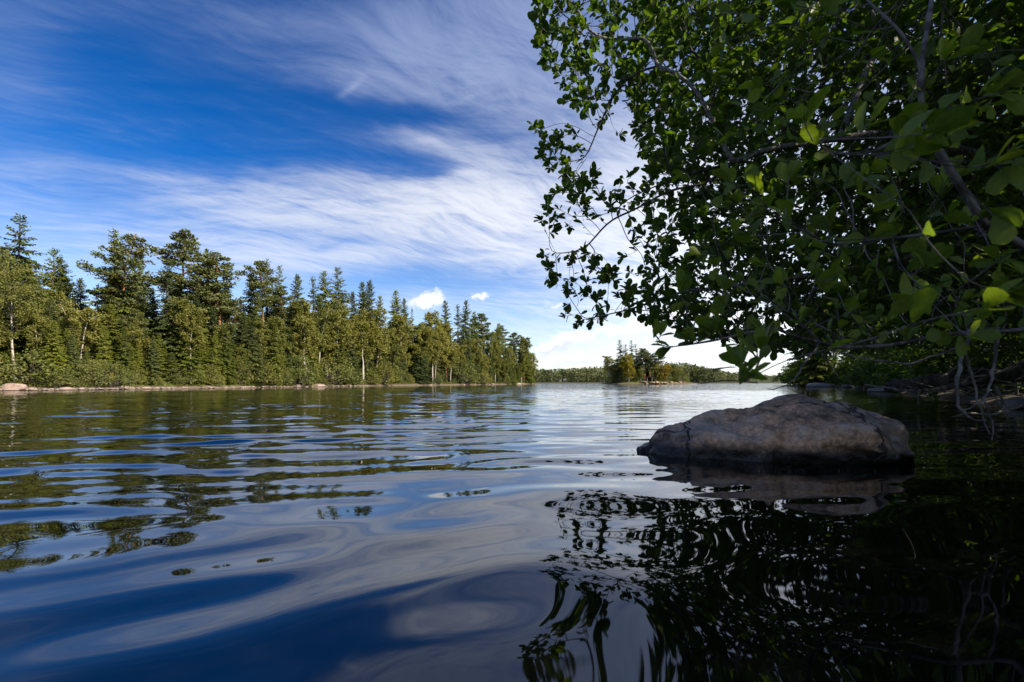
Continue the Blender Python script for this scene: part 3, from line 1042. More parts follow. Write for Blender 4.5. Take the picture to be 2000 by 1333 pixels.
FILL['front'] = ('olive green spruce with low sweeping branches in the front row of the left shore', 'front row spruces of the left shore')
for i in range(84):
    px = -200 + 1240 * (i + rng.random()) / 84
    s = skyl(px)
    top = s + (HZ - s) * rng.uniform(0.34, 0.80)
    if -5 < px < 70:
        continue
    if 282 < px < 316:
        top = max(top, 655)
    if 500 < px < 575:
        top = max(top, 640)
    if px > 480 and rng.random() < 0.45:
        continue
    left_tree('spruce' if rng.random() < 0.7 else 'darkspruce', rng.randrange(4), px, top, rng.uniform(0.9, 3.2), rng.uniform(1.0, 1.55), *FILL['front'])
for i in range(72):
    px = -200 + 1245 * (i + rng.random()) / 72
    if 5 < px < 66 or 280 < px < 318 or (px < 470 and rng.random() < 0.55):
        continue
    s = skyl(px)
    top = s + (HZ - s) * (rng.uniform(0.40, 0.75) if px < 560 else rng.uniform(0.20, 0.62))
    left_tree('birch', rng.randrange(4), px, top, rng.uniform(0.9, 3.2), rng.uniform(1.0, 1.6), *FILL['birch'])
for i in range(40):
    px = -200 + 1250 * (i + rng.random()) / 40
    s = skyl(px)
    top = s + (HZ - s) * rng.uniform(0.70, 0.95)
    if 8 < px < 44:
        continue
    left_tree('shrub', rng.randrange(3), px, top, rng.uniform(0.4, 1.6), rng.uniform(0.8, 1.4), *FILL['shrub'])

# ------------------------------------------------------------------ stones


def make_stone(seed, sx=1.0, sy=0.8, sz=0.6, sub=3, rough=0.35, flat=0.5):
    import bmesh
    bm = bmesh.new()
    bmesh.ops.create_icosphere(bm, subdivisions=sub, radius=0.5)
    rs = random.Random(seed)
    planes = []
    for _ in range(9):
        n_ = Vector((rs.gauss(0, 1), rs.gauss(0, 1), rs.gauss(0, 0.8))).normalized()
        planes.append((n_, rs.uniform(0.30, 0.46)))
    for v in bm.verts:
        co = v.co.copy()
        for n_, d_ in planes:
            q = co.dot(n_) - d_
            if q > 0:
                co -= n_ * q * (0.6 + flat * 0.4)
        nn = mnoise.fractal(co * 2.3 + Vector((seed * 3.1, 0, 0)), 1.0, 2.0, 4)
        co *= 1 + rough * 0.35 * nn
        v.co = Vector((co.x * sx, co.y * sy, co.z * sz))
    me = bpy.data.meshes.new('stone')
    bm.to_mesh(me)
    bm.free()
    for p_ in me.polygons:
        p_.use_smooth = True
    return me


def with_mat(me, m, name):
    c = me.copy()
    c.name = name
    c.materials.clear()
    c.materials.append(m)
    return c


ST = [make_stone(i + 1, 1.0, random.Random(i).uniform(0.6, 0.9), random.Random(i + 50).uniform(0.4, 0.7)) for i in range(6)]
ST_L = [with_mat(s, M['stone'], 'shore_stone') for s in ST]
ST_R = [with_mat(s, M['redstone'], 'red_rock') for s in ST]
ST_G = [with_mat(s, M['greystone'], 'grey_stone') for s in ST]


def stone(name, me, loc, size, label, group=None, rz_=0.0, cat='stone'):
    o = link(name, me, None, loc)
    o.scale = size if isinstance(size, tuple) else (size, size, size)
    o.rotation_euler = (0, 0, rz_)
    return tag(o, label, cat, group)


def sh_pt(px, off):
    d = float(np.interp(px, [q[0] for q in SHORE_D], [q[1] for q in SHORE_D])) + off
    return np.array([(px - 1000) / F * d, d])


rs = random.Random(3)
for i in range(230):
    px = -40 + 1085 * (i + rs.random()) / 230
    q = sh_pt(px, rs.uniform(-0.25, 0.55))
    s = rs.uniform(0.18, 0.55) * (1.9 if rs.random() < 0.14 else 0.85) * (1 + q[1] / 130)
    stone('shore_stone', ST_L[rs.randrange(6)], (q[0], q[1], rs.uniform(0.0, 0.09)), (s * 1.25, s, s * 0.7), 'pinkish grey stone in the row edging the wooded left shore', 'stones along the left shore', rs.uniform(0, 6.28))
q = sh_pt(28, 0.0)
stone('rock_slab', ST_L[2], (q[0], q[1], 0.22), (1.6, 1.0, 0.95), 'big pale angular rock on the left shore below the white birch', None, 0.3, 'rock')
for px, sz_, lab in [(62, 0.75, 'rounded pinkish stone just right of the big pale angular rock'), (128, 0.8, 'largest rounded pink stone in the shore row by the forked birch'), (160, 0.6, 'brownish stone beside the largest rounded pink stone'),
                     (195, 0.55, 'low dark stone under the orange bush')]:
    q = sh_pt(px, -0.1)
    stone('shore_stone', ST_L[px % 6], (q[0], q[1], 0.06), (sz_ * 1.3, sz_, sz_ * 0.7), lab, None, px * 0.7)


def build_shore_grass():
    r = np.random.default_rng(4)
    pos, d, n_, s, t = [], [], [], [], []
    for i in range(15000):
        px = r.uniform(380, 1050) if r.random() < 0.8 else r.uniform(-30, 1050)
        q = sh_pt(px, r.uniform(0.35, 1.6))
        if fbm(q[0], q[1], 0.25, 9) < -0.05:
            continue
        z = lz(q[0], q[1]) if i % 6 == 0 else None
        if z is None:
            z = 0.10 + 0.2 * max(0, shore_fast(q))
        pos.append((q[0], q[1], z - 0.02))
        d.append((r.normal(0, .4), r.normal(0, .4), 1))
        n_.append((r.normal(0, 1), -1, 0.3))
        s.append(r.uniform(0.12, 0.42))
        t.append(r.uniform(0, 1))
    mb = MB()
    leaves(mb, np.array(pos), np.array(d), np.array(n_), np.array(s), CARD_V * np.array([0.35, 1, 1]), CARD_Q, None, np.array(t))
    tag(link('shore_grass', mb.mesh('shore_grass', M['grass'], False)), kind='stuff')


def shore_fast(q):
    return min(1.6, float(np.sqrt(((LS - q) ** 2).sum(1).min())))


build_shore_grass()

# ------------------------------------------------------------------ far shore, hills and the island
mound('far_hills', 150, 520, 330, 120, 8, M['hill'], 60, 3, 0.0)
mound('far_shore_ground', 60, 345, 150, 70, 1.2, M['hill'], 60, 8, 0.05)


def far_forest(name, spots, seed, lean=1.0):
    """A far-off wood that reads as one mass: small rough conifers and round trees in one sheet."""
    r = np.random.default_rng(seed)
    mb = MB()
    for (x, y, z, h, con) in spots:
        n_ = 64
        if con:
            zz = r.random(n_) ** 1.2
            rad = h * 0.16 * (1.02 - zz) * r.uniform(0.5, 1.1, n_)
        else:
            zz = 0.12 + 0.86 * r.random(n_)
            rad = h * 0.24 * np.sqrt(np.clip(1 - ((zz - 0.5) / 0.52) ** 2, 0.03, 1)) * r.uniform(0.5, 1.05, n_)
        a = r.uniform(0, 6.28, n_)
        p_ = np.stack([x + rad * np.cos(a), y + rad * np.sin(a), z + h * zz], -1)
        d = np.stack([np.cos(a), np.sin(a), r.uniform(-0.5, 0.6, n_) if con else r.uniform(-0.3, 1, n_)], -1)
        nn = np.stack([np.cos(a), np.sin(a), np.full(n_, 0.9)], -1) + r.normal(0, 0.4, (n_, 3))
        leaves(mb, p_, d, nn, h * r.uniform(0.09, 0.18, n_), CARD_V * np.array([1.4, 1, 1]), CARD_Q, None, np.clip(r.normal(0.3 if con else 0.7, 0.12) + r.normal(0, 0.15, n_), 0, 1))
    return tag(link(name, mb.mesh(name, M['far'], False)), kind='stuff')


def far_spots():
    r = random.Random(8)
    A, B = [], []
    tops = [(1030, 722), (1100, 721), (1150, 718), (1190, 716), (1260, 712), (1310, 708), (1340, 709), (1370, 716), (1420, 726), (1480, 732), (1600, 736), (1800, 734)]
    for i in range(760):
        px = r.uniform(1020, 1400) if i % 3 else r.uniform(1380, 1750)
        d = r.uniform(283, 340) + (8 if px > 1300 else 0)
        z = 0.2 + (d - 283) * 0.03
        ty = np.interp(px, [t[0] for t in tops], [t[1] for t in tops])
        lim = H + (HZ - ty) / F * d - z
        h = min(lim * r.uniform(0.75, 1.0), 12.0 * r.uniform(0.6, 1.0))
        if d < 292:
            h = min(h, r.uniform(3.5, 7))
        A.append(((px - 1000) / F * d, d, z, h, r.random() < 0.72))
    for i in range(620):
        px = r.uniform(1030, 1700)
        d = r.uniform(430, 520)
        ty = np.interp(px, [t[0] for t in tops], [t[1] for t in tops]) + r.uniform(-1.5, 3)
        top = H + (HZ - ty) / F * d
        h = r.uniform(7, 10)
        if r.random() < 0.45:
            top = r.uniform(0.35, 1) * top
        z = max(0.2, top - h)
        B.append(((px - 1000) / F * d, d, z, top - z, r.random() < 0.8))
    return A, B


fa, fb = far_spots()
far_forest('far_shore_forest', fa, 1)
far_forest('far_hill_forest', fb, 2)

ISL = (48.0, 172.0)
mound('island_ground', ISL[0], ISL[1], 17, 8.0, 1.5, M['bank_ground'], 48, 4, 0.0)


def isl(px, d):
    return (px - 1000) / F * d, d


def island_tree(kind, var, px, topy, d, w, label, group='trees on the island'):
    x, y = isl(px, d)
    z = 0.7
    return plant(kind, var, x, y, z, H + (HZ - topy) / F * d - z, w * 1.25, label, group)


for a in [
    ('birch', 0, 1190, 697, 172, 1.3, 'pale airy birch at the left end of the island'),
    ('birch', 1, 1199, 712, 170, 1.3, 'lower birch tucked under the pale airy one on the island'),
    ('sparse', 2, 1213, 664, 176, 1.0, 'tallest thin-topped spruce on the island'),
    ('sparse', 1, 1222, 672, 174, 0.95, 'bare-topped slender tree next to the tallest island spruce'),
    ('sparse', 1, 1233, 664, 177, 0.85, 'thin spire in the middle of the island treetops'),
    ('sparse', 0, 1243, 671, 175, 1.0, 'wispy dark tree on the right of the island spires'),
    ('darkspruce', 2, 1208, 700, 170, 1.3, 'dark solid spruce left of the yellow island birch'),
    ('yellow', 0, 1228, 694, 167, 1.5, 'yellow-green autumn birch with white stem at the island front'),
    ('pine', 0, 1238, 690, 172, 1.3, 'pine behind the yellow birch on the island'),
    ('pine', 1, 1258, 680, 172, 1.4, 'broad dark pine above the island shelter'),
    ('pine', 0, 1270, 690, 175, 1.3, 'pine partly hidden behind the broad dark island pine'),
    ('pine', 2, 1288, 686, 171, 1.5, 'tall open pine with cloud-like crown right of the shelter'),
    ('orange', 0, 1293, 713, 168, 1.7, 'small orange-yellow autumn birch on the island'),
    ('birch', 3, 1281, 718, 167, 1.8, 'olive birch between the shelter and the orange birch'),
    ('birch', 3, 1252, 722, 166.5, 1.7, 'bushy green birch left of the shelter'),
    ('pine', 1, 1312, 713, 171, 1.8, 'low rounded pine behind the red rocks on the island'),
    ('birch', 2, 1325, 716, 172, 1.7, 'low bushy tree at the right end of the island'),
    ('pine', 2, 1336, 722, 171, 1.9, 'small pine at the far right tip of the island'),
    ('pine', 0, 1248, 684, 178, 1.2, 'tall pine between the island spires and the broad dark pine'),
    ('birch', 1, 1216, 706, 174, 1.7, 'green birch filling the gap under the island spires'),
    ('birch', 0, 1278, 704, 176, 1.6, 'round birch at the back of the island behind the open pine'),
    ('darkspruce', 0, 1245, 712, 176, 1.5, 'dark spruce filling the middle of the island'),
    ('darkspruce', 1, 1300, 716, 177, 1.6, 'dark spruce at the back of the island behind the orange birch'),
    ('darkspruce', 1, 1265, 712, 178, 1.6, 'dark spruce at the back of the island behind the shelter'),
]:
    island_tree(*a)
for i, px in enumerate([1188, 1196, 1204, 1212, 1220, 1236, 1244, 1283, 1290, 1304, 1312, 1320, 1330, 1336]):
    x, y = isl(px, 168.5 + (i % 3) * 1.5)
    plant('shrub', i, x, y, 0.5, 2.2 + (i * 7 % 5) * 0.5, 1.1, 'green shrub under the trees of the wooded island', 'shrubs on the island')
for i, (px, s, zz) in enumerate([(1252, 1.5, 0.15), (1262, 1.8, 0.2), (1275, 2.0, 0.3), (1284, 2.4, 0.4), (1292, 1.8, 0.3), (1300, 2.4, 0.3), (1310, 2.2, 0.4), (1319, 2.0, 0.2), (1328, 2.2, 0.4), (1334, 1.8, 0.4), (1240, 1.2, 0.1), (1225, 1.0, 0.05)]):
    x, y = isl(px, 164.5 - 0.6 * (i % 2) + abs(px - 1275) * 0.05)
    stone('island_rock', ST_R[i % 6], (x, y, zz), (s, s * 0.9, s * 0.75), 'reddish rock edging the front of the wooded island', 'red rocks round the island', i * 1.3, 'rock')
x, y = isl(1258, 164)
stone('rock_slab', ST_L[3], (x, y, 0.85), (2.6, 1.2, 0.5), 'pale flat rock slab beside the dark shelter on the island', None, 0.1, 'rock')


def box(mb, c, s, mat_=0):
    x, y, z = c
    a, b, h_ = s[0] / 2, s[1] / 2, s[2] / 2
    V = [(x + i * a, y + j * b, z + k * h_) for k in (-1, 1) for j in (-1, 1) for i in (-1, 1)]
    mb.add(V, [(0, 2, 3, 1), (4, 5, 7, 6), (0, 1, 5, 4), (2, 6, 7, 3), (0, 4, 6, 2), (1, 3, 7, 5)], None, .5, mat_)


def plain(name, c, r=0.8):
    m, g, out = mat(name)
    co = g.n('ShaderNodeTexCoord').outputs['Object']
    nz = g.noise(co, 6, 4, .6)
    p = g.n('ShaderNodeBsdfPrincipled')
    g.put(p.inputs['Base Color'], g.mix(nz, tuple(q * 0.7 for q in c), tuple(q * 1.3 for q in c)))
    p.inputs['Roughness'].default_value = r
    g.t.links.new(p.outputs[0], out.inputs[0])
    return m


M['shelter'] = plain('tarred_boards', (0.035, 0.030, 0.028))
M['roofing'] = plain('grey_roofing', (0.12, 0.12, 0.13))
M['paint'] = plain('pale_painted_boards', (0.36, 0.35, 0.33))


def build_shelter():
    x, y = isl(1267.5, 165.5)
    e = link('shelter', None, None, (x, y, 1.0))
    tag(e, 'small dark open-fronted shelter among the island trees', 'shelter')
    w = MB()
    box(w, (0, 0.75, 0.5), (1.7, 0.08, 1.0))
    box(w, (-0.81, 0.0, 0.55), (0.08, 1.40, 1.1))
    box(w, (0.81, 0.0, 0.55), (0.08, 1.40, 1.1))
    link('wall', w.mesh('shelter_wall', M['shelter'], False), e)
    r_ = MB()
    V = [(-1.0, -1.0, 1.35), (1.0, -1.0, 1.35), (1.0, 0.95, 1.0), (-1.0, 0.95, 1.0)]
    V += [(a, b, c + 0.07) for a, b, c in V]
    r_.add(V, [(3, 2, 1, 0), (4, 5, 6, 7), (0, 1, 5, 4), (1, 2, 6, 5), (2, 3, 7, 6), (3, 0, 4, 7)])
    link('roof', r_.mesh('shelter_roof', M['shelter'], False), e)
    for s in (-1, 1):
        p_ = MB()
        box(p_, (s * 0.8, -0.85, 0.6), (0.09, 0.09, 1.36))
        link('post', p_.mesh('shelter_post', M['paint'], False), e)
    x_, y_ = e.location.x, e.location.y


build_shelter()


def build_cottage(px, d, z, label):
    x, y = (px - 1000) / F * d, d
    e = link('cottage', None, None, (x, y, z))
    e.scale = (0.5, 0.5, 0.6)
    tag(e, label, 'cottage', 'cottages on the far shore')
    w = MB()
    box(w, (0, 0, 0.75), (4.2, 2.4, 1.5))
    w.add([(-2.1, -1.2, 1.5), (-2.1, 1.2, 1.5), (-2.1, 0, 2.3), (2.1, -1.2, 1.5), (2.1, 1.2, 1.5), (2.1, 0, 2.3)], None, [(0, 2, 1), (3, 4, 5)])
    link('wall', w.mesh('cottage_wall', M['paint'], False), e)
    r_ = MB()
    for s in (-1, 1):
        V = [(-2.4, s * 1.45, 1.38), (2.4, s * 1.45, 1.38), (2.4, 0, 2.36), (-2.4, 0, 2.36)]
        V += [(a, b, c + 0.10) for a, b, c in V]
        r_.add(V, [(3, 2, 1, 0), (4, 5, 6, 7), (0, 1, 5, 4), (1, 2, 6, 5), (2, 3, 7, 6), (3, 0, 4, 7)])
    link('roof', r_.mesh('cottage_roof', M['roofing'], False), e)
    for k in (-1.3, 0, 1.3):
        g_ = MB()
        box(g_, (k, -1.215, 0.85), (0.7, 0.05, 0.7))
        link('window', g_.mesh('cottage_window', M['shelter'], False), e)


build_cottage(1093, 287, 1.0, 'pale cottage half hidden by trees, left one of two on the far shore')
build_cottage(1104, 289, 1.2, 'grey-roofed cottage half hidden by trees, right one of two on the far shore')
q = P(1180, 759.5, 45)
stone('rock', ST_G[1], (q[0], q[1], 0.03), (0.42, 0.3, 0.24), 'tiny dark rock just breaking the open water before the island', None, 0.2, 'rock')


# ------------------------------------------------------------------ foreground boulder
def build_boulder():
    """Built section by section along its length, from the low left tip to the blunt right end."""
    prof = [(1243, 890), (1262, 868), (1300, 840), (1338, 817), (1370, 811), (1410, 806), (1450, 797), (1488, 785), (1530, 777), (1572, 780), (1620, 784), (1680, 798), (1730, 819), (1760, 842), (1774, 872), (1774, 898)]
    px = np.array([p[0] for p in prof], float)
    py = np.array([p[1] for p in prof], float)
    n, k = 150, 72
    s = np.linspace(0, 1, n)
    # denser near the ends
    xs = 1243 + (1774 - 1243) * (0.5 - 0.5 * np.cos(s * math.pi)) ** 0.92
    xs = np.clip(xs, 1243, 1774)
    top = np.interp(xs, px, py)
    Dc = np.interp(xs, [1240, 1350, 1500, 1650, 1774], [4.25, 4.30, 4.40, 4.25, 3.85])
    Df = np.interp(xs, [1240, 1300, 1420, 1560, 1700, 1774], [4.22, 3.86, 3.68, 3.46, 3.40, 3.62])
    Db = np.interp(xs, [1240, 1400, 1600, 1774], [4.30, 4.9, 5.0, 4.2])
    V = np.zeros((n, k, 3))
    for i in range(n):
        zt = H + (HZ - top[i]) / F * Dc[i]
        X = (xs[i] - 1000) / F
        # closed section: front foot, face, shoulder, crest, back, bottom
        hollow = np.interp(xs[i], [1240, 1420, 1560, 1774], [0.0, 0.0, 0.16, 0.20])
        yf, yc, yb = Df[i], Dc[i], Db[i]
        sh = np.interp(xs[i], [1240, 1350, 1500, 1650, 1774], [0.55, 0.55, 0.62, 0.66, 0.74])
        ctl = np.array([(yf + hollow + 0.03, -0.45), (yf + hollow, -0.10), (yf + hollow * 0.6, 0.035), (yf, 0.30 * zt if hollow else 0.12 * zt), (yf + 0.07, sh * 0.78 * zt), (yf + (yc - yf) * 0.35, (sh + 0.12) * zt),
                        (yf + (yc - yf) * 0.72, 0.94 * zt), (yc, zt), (yc + (yb - yc) * 0.45, 0.86 * zt), (yc + (yb - yc) * 0.85, 0.45 * zt), (yb, 0.0), (yb, -0.45)])
        t = np.r_[0, np.cumsum(np.linalg.norm(np.diff(ctl, axis=0), axis=1))]
        q = np.linspace(0, t[-1], k)
        yy, zz = np.interp(q, t, ctl[:, 0]), np.interp(q, t, ctl[:, 1])
        for _ in range(5):
            yy[1:-1] = (yy[:-2] + 2 * yy[1:-1] + yy[2:]) / 4
            zz[1:-1] = (zz[:-2] + 2 * zz[1:-1] + zz[2:]) / 4
        V[i, :, 0] = X * yc + (yy - yc) * X * 0.75
        V[i, :, 1] = yy
        V[i, :, 2] = zz
    for _ in range(2):
        V[1:-1] = (V[:-2] + 2 * V[1:-1] + V[2:]) / 4
    # lumps, cracks and chipped ledges
    nn = np.cross(np.gradient(V, axis=0), np.gradient(V, axis=1))
    nn = nn / (np.linalg.norm(nn, axis=2, keepdims=True) + 1e-9)
    for i in range(n):
        for j in range(k):
            p = Vector(V[i, j])
            f = mnoise.fractal(p * 3.0, 1.0, 2.1, 5) * 0.030
            vd = mnoise.voronoi(Vector((p.x * 2.2, p.y * 2.2, p.z * 3.6)) + Vector((2, 7, 4)))[0]
            f += 0.115 * (min(vd[1] - vd[0], 0.5) - 0.22)
            f += 0.016 * mnoise.noise(p * 14.0)
            f += -0.045 * max(0, 1 - abs(mnoise.noise(p * 1.9 + Vector((4, 1, 2)))) * 14)
            c = mnoise.noise(Vector((p.x * 1.6, p.y * 1.6, p.z * 5.0)) + Vector((9, 3, 1)))
            f += 0.018 * (1 if c > 0.08 else (c / 0.08 if c > 0 else 0))
            ends = min(1, min(i, n - 1 - i) / 10)
            V[i, j] -= -nn[i, j] * f * ends if nn[75, 36, 2] > 0 else nn[i, j] * f * ends
    i = np.arange(n - 1)[:, None] * k
    j = np.arange(k - 1)[None]
    Q = np.stack([i + j, i + j + 1, i + k + j + 1, i + k + j], -1).reshape(-1, 4)
    if nn[75, 36, 2] > 0:
        Q = Q[:, ::-1]
    mb = MB()
    mb.add(V.reshape(-1, 3), Q)
    for r_ in (0, n - 1):                       # close the two ends
        c = V[r_].mean(0)
        base = mb.n
        mb.add(np.vstack([V[r_], c[None]]), None, [(a, a + 1, k) if r_ else (a + 1, a, k) for a in range(k - 1)])
    o = link('boulder', mb.mesh('boulder', M['boulder']))
    tag(o, 'large speckled grey boulder lying in the calm water under the overhanging branches', 'boulder')


build_boulder()


# ------------------------------------------------------------------ broadleaf trees grown towards light
def grow(seeds, attract, step, kill, iters=400, up=0.05, rngseed=0, jitter=0.12, reach=1e9):
    """Space colonisation. seeds: list of polylines joined to the node nearest their start. Returns nodes and parents."""
    r = np.random.default_rng(rngseed)
    N = [np.asarray(seeds[0][0], float)]
    par = [-1]
    for s, pl in enumerate(seeds):
        pl = resample(pl, step)
        if s == 0:
            prev = 0
            rest = pl[1:]
        else:
            arr = np.array(N)
            prev = int(np.argmin(((arr - pl[0]) ** 2).sum(1)))
            rest = pl
            gap = np.linalg.norm(arr[prev] - pl[0])
            if gap > step * 1.5:
                br = resample(np.array([arr[prev], pl[0]]), step)[1:-1]
                rest = np.vstack([br, pl])
        for p in rest:
            N.append(p)
            par.append(prev)
            prev = len(N) - 1
    N = np.array(N)
    A = np.asarray(attract, float)
    best = np.full(len(A), 1e18)
    who = np.zeros(len(A), int)

    def upd(i0):
        new = N[i0:]
        for c in range(0, len(new), 400):
            d = ((A[:, None] - new[None, c:c + 400]) ** 2).sum(2)
            m_ = d.argmin(1)
            dm = d[np.arange(len(A)), m_]
            b = dm < best
            best[b] = dm[b]
            who[b] = m_[b] + i0 + c

    upd(0)
    for it in range(iters):
        act = (best < reach ** 2)
        if not act.any():
            break
        w = who[act]
        dirs = norm(A[act] - N[w])
        acc = np.zeros((len(N), 3))
        np.add.at(acc, w, dirs)
        idx = np.unique(w)
        d = norm(acc[idx]) + np.array([0, 0, up]) + r.normal(0, jitter, (len(idx), 3))
        newp = N[idx] + norm(d) * step
        i0 = len(N)
        N = np.vstack([N, newp])
        par.extend(idx.tolist())
        upd(i0)
        keep = best > kill ** 2
        A, best, who = A[keep], best[keep], who[keep]
        if len(A) == 0:
            break
    return N, np.array(par)


def skeleton(N, par, r_tip=0.0022, power=2.35, rmax=0.2):
    n = len(N)
    nch = np.bincount(par[par >= 0], minlength=n)
    acc = np.zeros(n)
    rad = np.zeros(n)
    for i in range(n - 1, -1, -1):
        rad[i] = max(acc[i], r_tip ** power) ** (1 / power)
        if par[i] >= 0:
            acc[par[i]] += rad[i] ** power
    rad = np.minimum(rad, rmax)
    return rad, nch


def chains(N, par, rad):
    n = len(N)
    kids = [[] for _ in range(n)]
    for i in range(n):
        if par[i] >= 0:
            kids[par[i]].append(i)
    out = []
    stack = [(0, None)]
    while stack:
        i, p = stack.pop()
        ch = [p, i] if p is not None else [i]
        while kids[i]:
            ks = sorted(kids[i], key=lambda q: -rad[q])
            for q in ks[1:]:
                stack.append((q, i))
            i = ks[0]
            ch.append(i)
        out.append(ch)
    return out


def smooth_line(p, it=2):
    p = p.copy()
    for _ in range(it):
        if len(p) > 2:
            p[1:-1] = (p[:-2] + 2 * p[1:-1] + p[2:]) / 4
    return p


def leafy(mb, N, par, rad, nch, rng_, size, tv, tq, tt, r_max, per_node=1.0, tip=5, spread=0.9, upward=0.6, tintc=0.5, step=0.1, sizevar=0.25, keepfn=None):
    """Leaves along the thin twigs, a tuft at each tip."""
    d_ = np.zeros_like(N)
    ok = par >= 0
    d_[ok] = N[ok] - N[par[ok]]
    d_ = norm(d_)
    pos, dr, nm, sz, ti = [], [], [], [], []
    thin = np.where((rad < r_max) & ok)[0]
    for i in thin:
        m_ = tip if nch[i] == 0 else (1 if rng_.random() < per_node else 0) + (1 if rng_.random() < per_node - 1 else 0)
        if m_ == 0 or (keepfn is not None and not keepfn(N[i])):
            continue
        for _ in range(m_):
            side = rng_.normal(0, 1, 3)
            side -= d_[i] * (side @ d_[i])
            side /= np.linalg.norm(side) + 1e-9
            al = rng_.uniform(0.3, 1.1) if nch[i] == 0 else rng_.uniform(0.1, 0.8)
            ld = d_[i] * al + side * spread * rng_.uniform(0.5, 1.1) + np.array([0, 0, rng_.uniform(-0.25, upward)])
            pos.append(N[i] - d_[i] * step * rng_.uniform(0, 0.9) + side * 0.004)
            dr.append(ld)
            nm.append(np.array([0, 0, 1.0]) + rng_.normal(0, 0.55, 3))
            sz.append(size * (1 + rng_.uniform(-sizevar, sizevar)))
            ti.append(np.clip(rng_.normal(tintc, 0.22), 0, 1))
    if pos:
        leaves(mb, np.array(pos), np.array(dr), np.array(nm), np.array(sz), tv, tq, tt, np.array(ti), rng_.uniform(0.85, 1.15, len(pos)))


def in_poly(x, y, poly):
    c = False
    j = len(poly) - 1
    for i in range(len(poly)):
        xi, yi = poly[i]
        xj, yj = poly[j]
        if (yi > y) != (yj > y) and x < (xj - xi) * (y - yi) / (yj - yi) + xi:
            c = not c
        j = i
    return c


